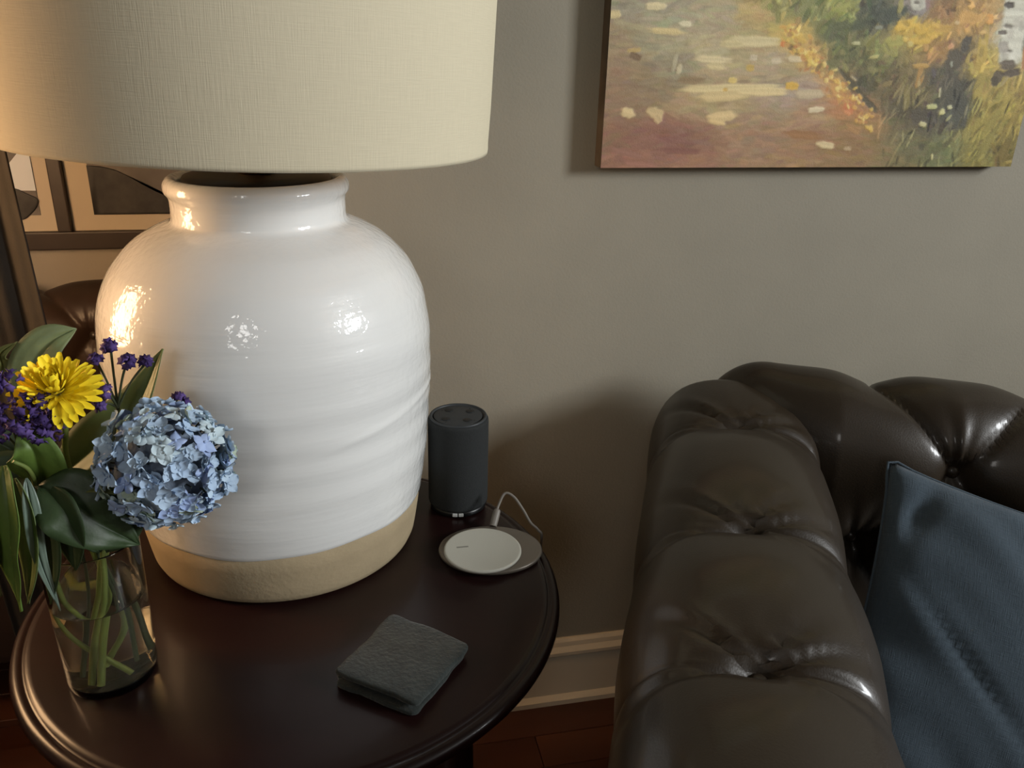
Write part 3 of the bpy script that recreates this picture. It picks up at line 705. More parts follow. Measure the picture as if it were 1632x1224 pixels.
# --- blue hydrangea
HC = PX(264, 740, .755); HR = .0615
hy = empty('blue_hydrangea', tuple(VB+np.array([-.012, -.022, 0]))); tag(hy, 'blue hydrangea bloom with big dark leaves in the vase', 'flower'); ho = np.array(hy.location)
V, F = tube([ho, ho+np.array([.010, .015, .07]), VC+np.array([.018, -.008, .16]), VC+np.array([.045, -.018, .195]), HC-np.array([.015, 0, .035])], [.003, .0032, .0034, .0034, .0034], 10, 40); mesh_obj('stem', V-ho, F, M_stem, hy)
def floret_mesh(seed, material, cup):
    r = np.random.default_rng(seed); V, F = [], []
    for k in range(4):
        a = k*PI/2+r.uniform(-.15, .15); L = .0120*r.uniform(.85, 1.15); W = .0108*r.uniform(.85, 1.1); tw = r.uniform(-.25, .25); cp = cup+r.uniform(-.2, .25)
        b0 = len(V); nu, nv_ = 6, 5
        for i in range(nu):
            u = i/(nu-1)
            for j in range(nv_):
                s = 2*j/(nv_-1)-1; wd = W/2*(math.sin(PI*min(1, .16+.80*u))**.7)*(1 if u < 1 else .75)
                x = L*u*(1-.12*s*s*u); y_ = s*wd; z = cp*L*u*u*.6+.0018*s*s*(1 if cp > 0 else -1)+tw*y_
                V.append((x*math.cos(a)-y_*math.sin(a), x*math.sin(a)+y_*math.cos(a), z))
        for i in range(nu-1):
            for j in range(nv_-1):
                q = b0+i*nv_+j; F.append((q, q+nv_, q+nv_+1, q+1))
    k0 = len(V)
    for (rr, zz_) in ((.0013, .0), (.0014, .0010), (.0007, .0018)):
        for j in range(6): V.append((rr*math.cos(j*PI/3), rr*math.sin(j*PI/3), zz_))
    for i in range(2):
        for j in range(6): F.append((k0+i*6+j, k0+i*6+(j+1) % 6, k0+(i+1)*6+(j+1) % 6, k0+(i+1)*6+j))
    F.append(tuple(k0+12+j for j in range(6)))
    me = bpy.data.meshes.new('floret'); me.from_pydata(V, [], F); me.materials.append(material); me.polygons.foreach_set('use_smooth', [True]*len(F)); return me
fl_me = [floret_mesh(i, M_hyd[i % 5] if i < 10 else M_hydg, [.25, .05, .45, -.1, .3][i % 5]) for i in range(12)]
NFL = 230
for k in range(NFL):
    z = 1-2*(k+.5)/NFL; r_ = math.sqrt(1-z*z); th = k*2.39996
    d = np.array([r_*math.cos(th), r_*math.sin(th), z]); d = d+rng.normal(0, .10, 3); d /= np.linalg.norm(d)
    R_ = HR*rng.uniform(.82, 1.0)
    pos = HC+d*R_*np.array([1, 1, .98])
    nd = d+rng.normal(0, .28, 3)
    me = fl_me[rng.integers(0, 10)] if rng.random() > .07 else fl_me[10+rng.integers(0, 2)]
    o = bpy.data.objects.new('floret', me); link(o, hy)
    mm = (basis(nd) @ Matrix.Rotation(rng.uniform(0, 6.28), 3, 'Z')).to_4x4()
    sc_ = rng.uniform(.85, 1.12); mm = mm @ Matrix.Scale(sc_, 4); mm.translation = Vector(pos-ho); o.matrix_local = mm
# dark pedicels and core inside the bloom
cV, cF = [], []
for k in range(60):
    z = 1-2*(k+.5)/60; r_ = math.sqrt(1-z*z); th = k*2.39996; d = np.array([r_*math.cos(th), r_*math.sin(th), z])
    V, F = tube([HC-np.array([.012, 0, .03]), HC-np.array([.008, 0, .01])*.5+d*.02, HC+d*.054], [.0016, .0011, .0007], 5, 6)
    b0 = len(cV); cV += V.tolist(); cF += [tuple(i+b0 for i in f) for f in F]
pd = mesh_obj('pedicels', np.array(cV)-ho, cF, M_stem_dk, hy); pd['kind'] = 'stuff'
V, F = lathe([(.0001, -.045), (.025, -.038), (.041, -.018), (.046, 0), (.041, .018), (.025, .038), (.0001, .045)], 20)
mesh_obj('core', V+HC-ho, F, mat('hydrangea_core', (116, 128, 144), .9, .1, var=.4, vscale=80, bump=.3, bscale=120), hy)
leaf(hy, [PX(98, 758, .80), PX(150, 712, .81), PX(215, 650, .825), PX(260, 556, .835)], .056, M_leaf['mid'], nview(-.3, .35), .35, org=ho)
leaf(hy, [PX(62, 775, .735), PX(110, 800, .725), PX(160, 835, .725), PX(222, 868, .735)], .066, M_leaf['dark'], nview(.1, .5), .15, wavy=.002, org=ho)
leaf(hy, [PX(88, 768, .76), PX(130, 770, .745), PX(165, 774, .735), PX(200, 790, .735)], .022, M_leaf['olive'], nview(0, .9), .3, org=ho)
leaf(hy, [PX(75, 778, .735), PX(95, 820, .722), PX(112, 860, .722), PX(122, 908, .728)], .052, M_leaf['dark'], nview(-.3, .2), .2, org=ho)
leaf(hy, [PX(200, 800, .78), PX(190, 825, .77), PX(185, 850, .765), PX(170, 880, .765)], .05, M_leaf['dark'], nview(.3, .2), .2, org=ho)

# --- yellow chrysanthemum
ym = empty('yellow_chrysanthemum', tuple(VB+np.array([-.010, .018, 0]))); tag(ym, 'yellow chrysanthemum with narrow petals above the vase', 'flower'); yo = np.array(ym.location)
YC = PX(90, 624, .765)
V, F = tube([yo, yo+np.array([.016, 0, .06]), VC+np.array([.0, .005, .16]), PX(108, 735, .785), PX(104, 690, .775), YC+np.array([.004, .004, -.012])], [.0024, .0026, .0026, .0026, .003, .004], 10, 40); mesh_obj('stem', V-yo, F, M_stem, ym)
V, F = lathe([(.0001, -.014), (.0045, -.012), (.009, -.004), (.0095, .002), (.0001, .004)], 18); mesh_obj('calyx', V+YC-yo, F, M_leaf['olive'], ym)
def petal_mesh(L, W, curl):
    V, F = [], []; nu = 7
    for i in range(nu):
        u = i/(nu-1); wd = W/2*(.45+.55*math.sin(PI*min(1, .1+.62*u)))*(1 if u < .9 else .62)
        for s in (-1, -.35, .35, 1):
            V.append((L*u*(1-.05*abs(s)*u), s*wd, curl*L*u*u+.35*wd*abs(s)**1.5))
    for i in range(nu-1):
        for j in range(3): q = i*4+j; F.append((q, q+4, q+5, q+1))
    me = bpy.data.meshes.new('petal'); me.from_pydata(V, [], F); me.materials.append(M_yel); me.polygons.foreach_set('use_smooth', [True]*len(F)); return me
pt = [petal_mesh(.034, .0072, .12), petal_mesh(.030, .0066, .2), petal_mesh(.025, .006, .3), petal_mesh(.018, .005, .45)]
axis = Vector((.05, -.50, .86)).normalized(); B = basis(axis, (1, 0, 0))
for (cnt, pol, idx) in ((26, 104, 0), (26, 90, 0), (24, 74, 1), (22, 58, 1), (18, 42, 2), (14, 27, 2), (9, 13, 3)):
    for k in range(cnt):
        az_ = 2*PI*(k+.5*(idx % 2)+rng.uniform(-.25, .25))/cnt; po_ = math.radians(pol+rng.uniform(-7, 7))
        d = B @ Vector((math.sin(po_)*math.cos(az_), math.sin(po_)*math.sin(az_), math.cos(po_)))
        if d.z < -.80: continue
        if d.z < -.35 and -.55 < d.x < .12: continue
        o = bpy.data.objects.new('petal', pt[idx]); link(o, ym)
        zx = (axis-d*axis.dot(d)); zx = zx.normalized() if zx.length > .05 else Vector((1, 0, 0))
        yx = zx.cross(d); mm = Matrix((d, yx, zx)).transposed().to_4x4() @ Matrix.Scale(rng.uniform(.88, 1.1), 4)
        mm.translation = Vector(YC-yo)+d*.004; o.matrix_local = mm
leaf(ym, [PX(38, 640, .815), PX(50, 590, .82), PX(80, 545, .825), PX(122, 524, .83)], .046, M_leaf['pale'], nview(-.2, -.1), .2, org=yo)

# --- purple statice sprigs
def pfloret(seed, M):
    r = np.random.default_rng(seed); V, F = [], []; n = 10
    for (rr, z) in ((.0012, -.004), (.0022, .0), (.0048, .0034)):
        for j in range(n):
            k = 1.25 if (j % 2 == 0 and rr > .004) else .85
            a = 2*PI*j/n; V.append((rr*k*math.cos(a), rr*k*math.sin(a), z+(0 if k > 1 else -.0012)*(rr > .004)+r.uniform(-.0005, .0005)))
    for i in range(2):
        for j in range(n): F.append((i*n+j, i*n+(j+1) % n, (i+1)*n+(j+1) % n, (i+1)*n+j))
    k0 = len(V); V.append((0, 0, .0016)); F += [(2*n+j, 2*n+(j+1) % n, k0) for j in range(n)]
    me = bpy.data.meshes.new('floret'); me.from_pydata(V, [], F); me.materials.append(M); me.polygons.foreach_set('use_smooth', [True]*len(F)); return me
pf_me = [pfloret(i, M_pur[i % 3]) for i in range(6)]
def sprig(label, base, joint, heads, spread, nf, group=None):
    e = empty('purple_statice', tuple(base)); tag(e, label, 'flower', group); eo = np.array(base)
    mid = np.array([VC[0]+(base[0]-VC[0])*.5, VC[1]+.004, TZ+.165])
    V, F = tube([eo, (eo+mid)/2+np.array([.004, 0, 0]), mid, (mid+joint)/2, joint], [.0018, .002, .002, .002, .0018], 8, 30); mesh_obj('stem', V-eo, F, M_stem_dk, e)
    for hd in heads:
        hd = np.asarray(hd)
        V, F = tube([joint, (joint+hd)/2+np.array([0, 0, .004]), hd], [.0013, .0011, .0013], 6, 10); mesh_obj('branch', V-eo, F, M_stem_dk, e)
        dirn = hd-joint; dirn = dirn/np.linalg.norm(dirn)
        for k in range(nf):
            d = rng.normal(0, 1, 3); d /= np.linalg.norm(d); d = d+dirn*.7-CF*.3; d /= np.linalg.norm(d)
            p = hd+d*spread*rng.uniform(.5, 1.0)
            o = bpy.data.objects.new('floret', pf_me[rng.integers(0, 6)]); link(o, e)
            mm = (basis(d) @ Matrix.Rotation(rng.uniform(0, 6), 3, 'Z')).to_4x4() @ Matrix.Scale(rng.uniform(.6, .95), 4); mm.translation = Vector(p-eo); o.matrix_local = mm
    return e
sprig('loose sprig of purple statice between the yellow flower and the lamp', VB+np.array([.012, .012, 0]), PX(188, 650, .80),
      [PX(176, 552, .795), PX(155, 578, .80), PX(202, 577, .79), PX(231, 580, .79), PX(167, 626, .785), PX(160, 648, .79)], .0066, 11)
sprig('dense purple statice cluster at the left edge below the yellow flower', VB+np.array([-.02, .0, 0]), PX(35, 722, .765),
      [PX(16, 612, .745), PX(38, 648, .742), PX(8, 660, .745), PX(30, 682, .738), PX(70, 672, .745), PX(80, 690, .75), PX(0, 690, .75), PX(60, 640, .75), PX(52, 690, .742)], .0115, 14)
sprig('small purple statice tip peeking over the top of the hydrangea', VB+np.array([.015, .024, 0]), PX(262, 690, .82), [PX(284, 634, .825), PX(292, 645, .825)], .006, 7)

# --- leafy greenery hanging to the left of the vase
gr = empty('leafy_greenery', tuple(VB+np.array([.018, -.012, 0]))); tag(gr, 'stem of drooping green leaves hanging over the left side of the vase', 'foliage'); go = np.array(gr.location)
V, F = tube([go, VC+np.array([-.02, -.01, .07]), VC+np.array([-.036, -.016, .14]), PX(62, 800, .755), PX(48, 752, .745), PX(20, 735, .735)], [.0026, .0026, .0028, .0026, .0022, .0018], 10, 40); mesh_obj('stem', V-go, F, M_stem, gr)
leaf(gr, [PX(8, 742, .715), PX(14, 815, .70), PX(20, 890, .70), PX(35, 974, .712)], .040, M_leaf['bright'], nview(-.5, .1), .25, wavy=.001, org=go)
leaf(gr, [PX(-30, 760, .72), PX(-26, 830, .71), PX(-14, 890, .71), PX(2, 950, .715)], .038, M_leaf['olive'], nview(-.5, .1), .25, org=go)
leaf(gr, [PX(25, 762, .73), PX(45, 830, .72), PX(52, 900, .72), PX(46, 962, .728)], .030, M_leaf['mid'], nview(-.4, .1), .3, org=go)
leaf(gr, [PX(42, 762, .728), PX(52, 820, .716), PX(64, 890, .716), PX(96, 972, .735)], .015, M_leaf['blue'], nview(.5, .3), .25, org=go)
leaf(gr, [PX(58, 775, .735), PX(76, 840, .724), PX(84, 900, .726), PX(82, 962, .735)], .034, M_leaf['dark'], nview(-.3, .1), .25, org=go)
leaf(gr, [PX(75, 778, .76), PX(66, 745, .75), PX(52, 715, .745), PX(28, 692, .748)], .052, M_leaf['bright'], nview(.1, .2), .2, org=go)
leaf(gr, [PX(70, 780, .79), PX(45, 740, .80), PX(5, 710, .81), PX(-40, 690, .81)], .05, M_leaf['dark'], nview(.1, .4), .2, org=go)
leaf(gr, [PX(60, 770, .77), PX(20, 760, .78), PX(-20, 770, .78), PX(-50, 800, .78)], .05, M_leaf['dark'], nview(.1, .4), .2, org=go)
leaf(gr, [PX(-12, 640, .83), PX(5, 590, .83), PX(2, 565, .83), PX(28, 545, .83)], .016, M_leaf['olive'], nview(.1, .1), .2, org=go)
gs = empty('cut_stem', tuple(VB+np.array([-.004, -.026, 0]))); tag(gs, 'straight green cut stem standing in the water of the vase', 'stem'); gso = np.array(gs.location)
V, F = tube([gso, gso+np.array([.008, .006, .06]), gso+np.array([.018, .012, .12]), gso+np.array([.02, .02, .19])], [.0034, .0034, .0032, .003], 10, 24); mesh_obj('stem', V-gso, F, M_stem, gs)
leaf(gs, [gso+np.array([.018, .012, .15]), gso+np.array([-.004, .014, .19]), gso+np.array([-.03, .02, .215]), gso+np.array([-.06, .02, .225])], .03, M_leaf['dark'], nview(0, .6), .2, org=gso)

# ------------------------------------------------------------------ oil painting
CT = .035
X0, X1, Z0, Z1 = .447, 1.252, 1.1635, 1.77
pa = empty('canvas_painting', ((X0+X1)/2, WY, Z0)); tag(pa, 'unframed canvas oil painting of a sunlit autumn path with birches', 'painting')
NX, NZ = 430, 330
gx, gz = np.meshgrid(np.linspace(X0, X1, NX), np.linspace(Z0, Z1, NZ), indexing='ij')
Pc = np.stack([gx, np.full_like(gx, WY-CT), gz], -1).reshape(-1, 3)
pxx, pyy = to_px(Pc)      # the picture is laid out in the photograph's pixel units on the flat canvas
ctl = [(1000, 10, 150, 138, 112), (1060, 20, 155, 145, 115), (1150, 30, 165, 150, 115), (1205, 22, 178, 150, 92), (980, 60, 150, 128, 95), (1050, 70, 158, 146, 110), (1130, 80, 172, 156, 115), (1000, 110, 145, 120, 90), (1080, 110, 146, 132, 102), (1180, 70, 170, 150, 105), (1230, 100, 165, 145, 110), (980, 160, 140, 112, 85), (1050, 140, 140, 118, 86), (1100, 160, 165, 138, 98), (1150, 170, 160, 138, 96), (1250, 150, 160, 138, 112), (1290, 140, 158, 136, 112), (980, 220, 135, 98, 75), (1060, 215, 138, 95, 78), (1090, 230, 130, 88, 72), (1120, 225, 145, 105, 80), (1200, 230, 150, 116, 85), (1300, 220, 145, 108, 74), (1290, 190, 158, 124, 90), (1000, 255, 140, 95, 75), (1100, 255, 150, 110, 82), (1250, 255, 150, 116, 78), (1350, 255, 138, 108, 70), (1370, 235, 138, 106, 68),
       (1265, 55, 190, 158, 80), (1295, 90, 185, 145, 78), (1325, 130, 182, 138, 78), (1350, 165, 178, 118, 72), (1380, 190, 150, 112, 68),
       (1240, 8, 132, 126, 72), (1290, 15, 125, 125, 74), (1330, 50, 95, 98, 64), (1340, 10, 142, 142, 74), (1390, 20, 76, 79, 62), (1420, 30, 80, 82, 68), (1350, 80, 105, 105, 64), (1330, 105, 110, 106, 66), (1400, 80, 130, 124, 70), (1400, 110, 105, 98, 60), (1370, 135, 88, 82, 58), (1420, 130, 112, 95, 60), (1440, 42, 192, 156, 64), (1480, 50, 186, 150, 60), (1460, 12, 128, 118, 106), (1500, 20, 135, 100, 62), (1545, 28, 176, 134, 70), (1500, 80, 152, 115, 65), (1530, 92, 98, 86, 64), (1510, 120, 84, 77, 62), (1430, 170, 95, 86, 60), (1460, 160, 108, 96, 60), (1480, 190, 80, 74, 60), (1520, 180, 80, 77, 62), (1530, 150, 80, 77, 60), (1560, 100, 166, 140, 64), (1572, 150, 150, 130, 60), (1560, 200, 142, 126, 56), (1600, 180, 146, 126, 55), (1450, 230, 106, 100, 64), (1500, 240, 106, 106, 64), (1420, 250, 120, 105, 64), (1560, 250, 126, 115, 54), (1600, 250, 116, 100, 45), (1625, 60, 180, 176, 156), (1640, 160, 140, 118, 54),
       (1000, -90, 140, 140, 110), (1120, -60, 170, 158, 120), (1200, -100, 150, 140, 90), (1350, -90, 150, 145, 80), (1480, -80, 170, 140, 70), (1600, -90, 150, 130, 80), (1000, -220, 120, 125, 80), (1150, -200, 165, 165, 130), (1300, -220, 180, 180, 150), (1450, -200, 180, 150, 80), (1600, -240, 140, 120, 70), (1100, -350, 175, 180, 165), (1300, -350, 190, 195, 185), (1550, -350, 165, 150, 90)]
ctl = np.array(ctl, float)
def field(x, y_):
    d2 = (ctl[:, 0][None]-x[:, None])**2+((ctl[:, 1][None]-y_[:, None])*1.25)**2+30
    wgt = 1/d2**2.0; return (wgt@ctl[:, 2:])/wgt.sum(1)[:, None]
col = field(pxx, pyy)
def stroke(cx, cy, L, W, ang, c, op=.9, soft=.35, ragged=.18):
    rr = max(L, W)*.75+4
    idx = np.where((abs(pxx-cx) < rr) & (abs(pyy-cy) < rr))[0]
    if not len(idx): return
    ca, sa = math.cos(ang), math.sin(ang); dx = pxx[idx]-cx; dy = pyy[idx]-cy
    u = (dx*ca+dy*sa)/(L/2); v = (-dx*sa+dy*ca)/(W/2)
    ph = rng.uniform(0, 9)
    q = np.sqrt((np.abs(u)**2.6+np.abs(v)**2.6))**(2/2.6)+ragged*np.sin(v*6+ph+u*2)*.35+ragged*.3*np.sin(u*9+ph*3)
    a = op*np.clip((1-q)/soft, 0, 1)
    cc = np.array(c, float)*(1+.03*np.sin(v*5+ph))[:, None]
    col[idx] = col[idx]*(1-a[:, None])+cc*a[:, None]
for k in range(4600):      # loose brushwork everywhere
    x = rng.uniform(950, 1660); y_ = rng.uniform(-480, 285) if k < 1800 else rng.uniform(-15, 280)
    c = field(np.array([x]), np.array([y_]))[0]
    left = (x-1200)*.9 < y_*1.15+0
    c = c*(1+rng.normal(0, .055))+rng.normal(0, 4, 3)
    if left: stroke(x, y_, rng.uniform(16, 46), rng.uniform(6, 14), rng.normal(0, .25), c, .6, .5)
    else: stroke(x, y_, rng.uniform(10, 30), rng.uniform(4, 11), rng.normal(-1.0, .5), c*(1+rng.normal(0, .13 if y_ > -25 else .06))+np.array([1, .9, .2])*rng.normal(0, 7 if y_ > -25 else 3), .8, .35)
cream = (205, 186, 138)
for (x, y_, L, W, a, c) in [(1045, 10, 38, 15, 0, cream), (978, 23, 26, 16, 0, (198, 176, 122)), (1040, 30, 40, 10, 0, (165, 150, 120)), (1092, 38, 24, 11, .1, (205, 192, 152)), (1062, 50, 66, 13, .08, (200, 176, 118)), (1200, 66, 96, 20, 0, (198, 180, 130)), (1165, 70, 40, 14, 0, (190, 172, 120)), (1135, 95, 66, 13, .05, (202, 182, 134)), (1140, 106, 36, 14, .1, (196, 176, 124)), (1200, 92, 14, 12, 0, (185, 168, 135)), (1236, 97, 18, 12, 0, (190, 172, 138)), (1266, 94, 30, 12, .1, (196, 176, 134)), (1165, 141, 180, 17, -.02, (206, 184, 128)), (1150, 153, 90, 20, -.05, (200, 174, 118)), (1215, 146, 90, 16, 0, (206, 182, 126)), (1290, 150, 50, 18, 0, (182, 162, 124)),
          (1000, 180, 26, 19, .3, (206, 180, 126)), (1044, 180, 32, 20, .3, (194, 168, 116)), (1048, 190, 16, 14, .9, (188, 160, 112)), (1150, 186, 52, 20, -.1, (205, 176, 120)), (1142, 194, 30, 12, .2, (204, 174, 116)), (1300, 175, 30, 11, -.1, (202, 184, 144)), (1315, 231, 34, 13, .15, (200, 178, 128)), (1350, 237, 14, 8, 0, (170, 142, 104)), (1262, 137, 24, 15, 0, (206, 160, 58)), (1195, 108, 15, 13, 0, (184, 152, 74)), (1167, 128, 16, 11, 0, (206, 178, 96)), (1155, 143, 9, 7, 0, (196, 156, 76)), (1010, 80, 26, 9, -.1, (180, 150, 90)), (1012, 90, 22, 13, .5, (118, 94, 68)), (1075, 100, 8, 36, .2, (168, 156, 122)), (1082, 110, 9, 20, .2, (186, 170, 130)), (1100, 128, 50, 14, 0, (138, 114, 80)), (1035, 130, 40, 14, -.2, (142, 122, 92)), (1085, 240, 70, 12, .05, (128, 84, 70)), (1000, 244, 60, 12, .25, (142, 100, 82)), (1020, 262, 60, 10, .1, (152, 104, 84)), (1280, 215, 70, 16, .1, (148, 104, 62)),
          (1263, 55, 34, 12, .3, (212, 176, 78)), (1275, 62, 26, 12, .5, (196, 158, 72)), (1248, 70, 11, 12, .3, (200, 118, 60)), (1290, 92, 28, 14, .7, (206, 168, 70)), (1295, 100, 22, 8, .5, (216, 190, 96)), (1262, 78, 30, 10, .8, (120, 96, 58)), (1310, 115, 30, 16, 1.0, (190, 146, 80)), (1335, 145, 34, 20, 1.0, (188, 138, 76)), (1352, 172, 24, 16, .8, (190, 112, 66)), (1350, 180, 14, 8, .5, (200, 130, 80)), (1370, 185, 26, 16, .8, (164, 112, 66)), (1360, 205, 30, 14, .6, (160, 118, 70)), (1355, 130, 70, 9, .85, (84, 76, 54)), (1385, 165, 40, 12, .8, (84, 76, 56)), (1360, 125, 14, 5, .7, (168, 150, 110)),
          (1420, 22, 70, 26, -.2, (72, 76, 62)), (1375, 38, 50, 20, -.3, (80, 84, 60)), (1340, 42, 40, 16, -.3, (92, 95, 62)), (1350, 10, 40, 14, -.4, (150, 148, 76)), (1435, 10, 10, 30, .2, (150, 140, 80)), (1364, 69, 16, 7, 0, (178, 172, 122)), (1400, 44, 14, 7, 0, (130, 130, 110)), (1462, 12, 34, 26, 0, (138, 128, 120)), (1440, 40, 40, 18, -.2, (206, 166, 66)), (1475, 48, 50, 20, .2, (200, 160, 60)), (1465, 65, 40, 14, 0, (196, 158, 62)), (1500, 45, 40, 16, 0, (180, 140, 62)), (1545, 28, 34, 22, 0, (186, 140, 70)), (1576, 30, 16, 20, 0, (206, 146, 70)), (1425, 66, 44, 20, -.2, (158, 150, 74)), (1420, 82, 30, 16, .5, (150, 142, 72)), (1450, 70, 10, 10, 0, (190, 170, 96)), (1468, 105, 30, 10, 0, (180, 140, 70)), (1465, 125, 14, 40, .2, (164, 124, 66)), (1445, 155, 12, 50, .1, (126, 112, 62)), (1540, 70, 16, 34, .3, (78, 72, 60)), (1520, 95, 30, 40, .4, (84, 76, 60)), (1518, 150, 46, 60, .2, (78, 74, 60)), (1530, 180, 30, 60, .1, (76, 74, 62)), (1465, 185, 30, 40, 0, (82, 74, 58)), (1540, 100, 8, 40, .35, (160, 138, 70)), (1566, 80, 18, 90, .12, (172, 144, 64)), (1560, 140, 16, 60, .3, (154, 134, 62)), (1556, 170, 10, 40, .5, (160, 148, 74)),
          (1598, 170, 60, 14, -.9, (150, 132, 60)), (1580, 195, 60, 14, -1.0, (138, 124, 56)), (1610, 200, 60, 14, -1.0, (130, 110, 48)), (1540, 213, 16, 24, .3, (140, 128, 64)), (1570, 230, 50, 16, -1.1, (132, 120, 56)), (1600, 240, 50, 16, -1.2, (112, 94, 42)), (1485, 170, 20, 10, 0, (176, 174, 112)), (1500, 178, 13, 12, 0, (194, 186, 122)), (1513, 171, 9, 8, 0, (180, 176, 130)), (1470, 198, 15, 9, .2, (188, 178, 124)), (1498, 148, 6, 20, .1, (186, 178, 136)), (1512, 188, 16, 5, -.8, (150, 146, 100)), (1500, 205, 10, 26, .4, (76, 66, 50)), (1470, 234, 14, 14, 0, (82, 78, 54)), (1485, 250, 4, 12, 0, (190, 180, 120)), (1516, 102, 5, 12, 0, (140, 140, 120)), (1525, 36, 10, 7, 0, (190, 160, 110))]:
    stroke(x, y_, L, W, a, c, .92, .3)
for k in range(150):      # yellow and orange leaves along the edge of the path
    t = rng.random(); x = 1248+t*140+rng.normal(0, 9); y_ = 48+t*150+rng.normal(0, 8)
    c = [(210, 172, 78), (188, 140, 72), (200, 150, 70), (176, 118, 66), (160, 120, 72), (216, 188, 104)][rng.integers(0, 6)]
    stroke(x, y_, rng.uniform(6, 15), rng.uniform(4, 9), rng.normal(.6, .7), c, .8, .4)
for k in range(260):      # grass blades and undergrowth at the lower right
    x = rng.uniform(1400, 1640); y_ = rng.uniform(120, 275); c = field(np.array([x]), np.array([y_]))[0]*(1+rng.normal(0, .22))
    stroke(x, y_, rng.uniform(14, 40), rng.uniform(3, 6), rng.normal(-1.15, .3), c, .7, .4)
for k in range(140):      # foliage dabs at the upper right
    x = rng.uniform(1290, 1600); y_ = rng.uniform(-10, 120); c = field(np.array([x]), np.array([y_]))[0]*(1+rng.normal(0, .16))
    stroke(x, y_, rng.uniform(8, 22), rng.uniform(5, 12), rng.uniform(-1.5, 1.5), c, .7, .35)
def trunk(x0, y0, x1, y1, w0, w1):
    for k in range(60):
        t = k/59; x = x0+(x1-x0)*t; y_ = y0+(y1-y0)*t; ww = w0+(w1-w0)*t; g = rng.normal(0, 5)
        stroke(x, y_, ww, 20, 0, (184+g, 180+g, 160+g), .9, .25, .1)
    for k in range(70):
        t = rng.random(); x = x0+(x1-x0)*t; y_ = y0+(y1-y0)*t; ww = w0+(w1-w0)*t; g = rng.normal(0, 6)
        stroke(x+rng.uniform(-.25, .4)*ww, y_, ww*.3, 22, rng.normal(0, .2), [(150+g, 145+g, 130+g), (200+g, 196+g, 178+g), (168+g, 160+g, 144+g)][rng.integers(0, 3)], .6, .5)
    for k in range(14):
        t = (k+rng.random())/14; x = x0+(x1-x0)*t; y_ = y0+(y1-y0)*t; ww = w0+(w1-w0)*t
        stroke(x+rng.uniform(-.35, .1)*ww, y_, ww*rng.uniform(.3, .6), rng.uniform(4, 9), .15, (92, 84, 72), .75, .5)
trunk(1660, -420, 1608, 95, 38, 40); trunk(1452, -420, 1462, 8, 18, 26)
for (x, y_, L, W, a, c) in [(1608, 8, 18, 12, 0, (70, 62, 54)), (1597, 52, 16, 8, 0, (96, 86, 76)), (1606, 104, 30, 18, 0, (92, 80, 66)), (1590, 122, 18, 24, .5, (86, 74, 58)), (1612, 116, 34, 14, -.2, (80, 68, 56)), (1585, 130, 14, 18, 0, (74, 64, 46)), (1632, 90, 8, 50, .1, (160, 110, 64)), (1600, 130, 24, 6, -.9, (150, 132, 84)), (1598, 75, 18, 22, 0, (150, 142, 128))]:
    stroke(x, y_, L, W, a, c, .9, .3)
PAINT_GAIN = 1.35
col = col.mean(1)[:, None]+(col-col.mean(1)[:, None])*.84; cl_ = np.clip(col, 0, 255)/255; cl_ = np.where(cl_ <= .04045, cl_/12.92, ((cl_+.055)/1.055)**2.4)*PAINT_GAIN
cl_ = np.clip(cl_, 0, .95)
# relief from the brushwork, on real geometry
lum = cl_.mean(1).reshape(NX, NZ); lum = np.clip(lum, 0, .6)
Pf = np.stack([gx, WY-CT-.0022*lum-.0003*rng.random((NX, NZ)), gz], -1)
loc = np.array(pa.location)
V, F = grid(Pf)
cv = mesh_obj('painted_face', V-loc, F, None, pa)
ca_ = cv.data.color_attributes.new('paint', 'FLOAT_COLOR', 'POINT'); ca_.data.foreach_set('color', np.c_[cl_, np.ones(len(cl_))].astype(np.float32).ravel())
MP = bpy.data.materials.new('oil_paint'); MP.use_nodes = True; nt = MP.node_tree; b = nt.nodes['Principled BSDF']
at_ = nt.nodes.new('ShaderNodeVertexColor'); at_.layer_name = 'paint'; nt.links.new(at_.outputs[0], b.inputs['Base Color'])
b.inputs['Roughness'].default_value = .6; b.inputs['Specular IOR Level'].default_value = .3
nz = nt.nodes.new('ShaderNodeTexNoise'); nz.inputs['Scale'].default_value = 500; bp2 = nt.nodes.new('ShaderNodeBump'); bp2.inputs['Strength'].default_value = .25; bp2.inputs['Distance'].default_value = .002
tc2 = nt.nodes.new('ShaderNodeTexCoord'); nt.links.new(tc2.outputs['Object'], nz.inputs[0]); nt.links.new(nz.outputs[0], bp2.inputs['Height']); nt.links.new(bp2.outputs[0], b.inputs['Normal'])
cv.data.materials.append(MP)
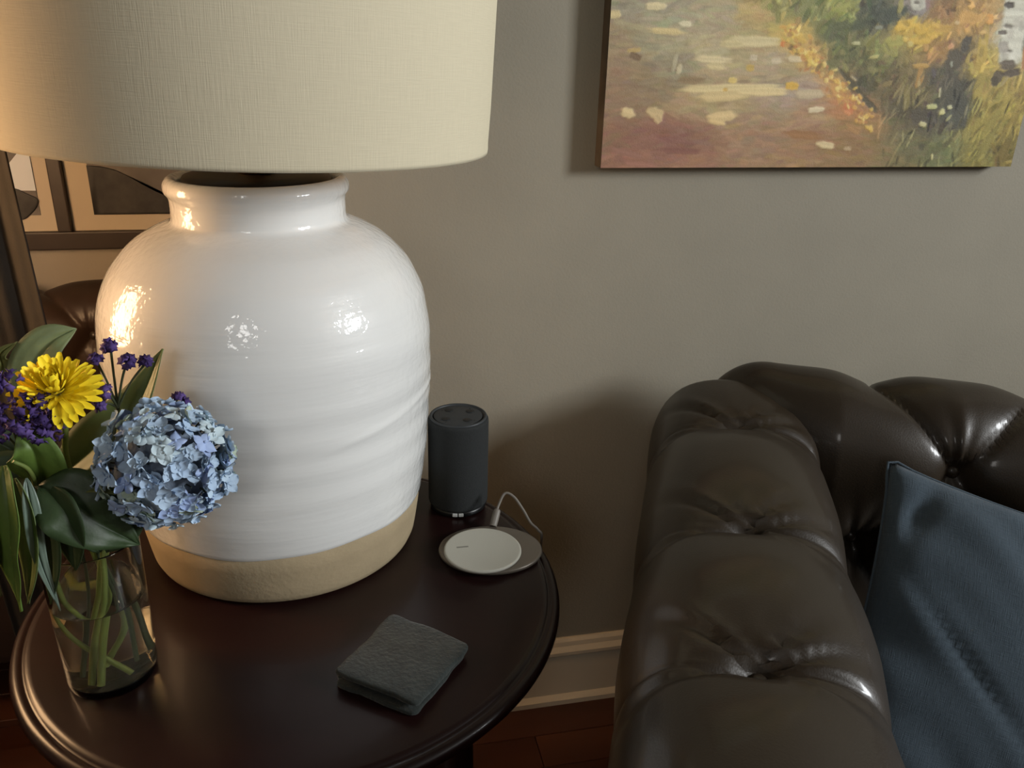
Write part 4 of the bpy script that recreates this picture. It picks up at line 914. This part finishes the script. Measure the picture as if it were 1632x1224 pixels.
# wrapped canvas sides
M_side = mat('canvas_side', (84, 74, 62), .8, .2, var=.35, vscale=18)
for (x0, x1, z0, z1) in ((X0, X1, Z0, Z0+.003), (X0, X1, Z1-.003, Z1), (X0, X0+.003, Z0+.003, Z1-.003), (X1-.003, X1, Z0+.003, Z1-.003)):
    V, F = box(x0, x1, WY-CT+.0002, WY-.001, z0, z1); mesh_obj('canvas_side', np.array(V)-loc, F, M_side, pa, smooth=False)

# ------------------------------------------------------------------ lit floor lamp standing out of view at the left: the warm light of the room
fl_o = np.array([-1.0, 1.13, 0]); flp = empty('floor_lamp', tuple(fl_o)); tag(flp, 'warm lit floor lamp standing left of the drape', 'lamp')
mesh_obj('lamp_base', *lathe([(.0001, 0), (.14, 0), (.14, .012), (.12, .022), (.02, .03), (.012, .05)], 40), M_brass, flp)
mesh_obj('pole', *lathe([(.012, .05), (.011, 1.0), (.010, 1.12)], 16), M_brass, flp)
M_glow = bpy.data.materials.new('lit_bulb'); M_glow.use_nodes = True; b = M_glow.node_tree.nodes['Principled BSDF']
b.inputs['Emission Color'].default_value = (1, .64, .34, 1); b.inputs['Emission Strength'].default_value = 60
mesh_obj('bulb', *lathe([(.0001, 1.12), (.014, 1.12), (.02, 1.145), (.035, 1.18), (.04, 1.21), (.032, 1.24), (.012, 1.26), (.0001, 1.262)], 24), M_glow, flp)
M_ls = mat('warm_shade', (214, 190, 150), .9)
b = M_ls.node_tree.nodes['Principled BSDF']
b.inputs['Emission Color'].default_value = (1, .60, .30, 1); b.inputs['Emission Strength'].default_value = 25      # the lit shade glows
mesh_obj('lamp_shade', *lathe([(.14, .97), (.115, 1.42), (.1135, 1.42), (.1385, .97), (.14, .97)], 48), M_ls, flp)
mesh_obj('light_stop_plate', *lathe([(.011, .984), (.134, .984), (.136, .987), (.134, .99), (.011, .99)], 40), M_brass, flp)  # unseen plate added under the shade to keep its light off the floor
for k in range(3):
    a = k*2*PI/3; V, F = tube([(0, 0, 1.115), (.05*math.cos(a), .05*math.sin(a), 1.10), (.130*math.cos(a), .130*math.sin(a), 1.09)], .002, 6, 8); mesh_obj('shade_arm', V, F, M_brass, flp)

bpy.context.view_layer.update()
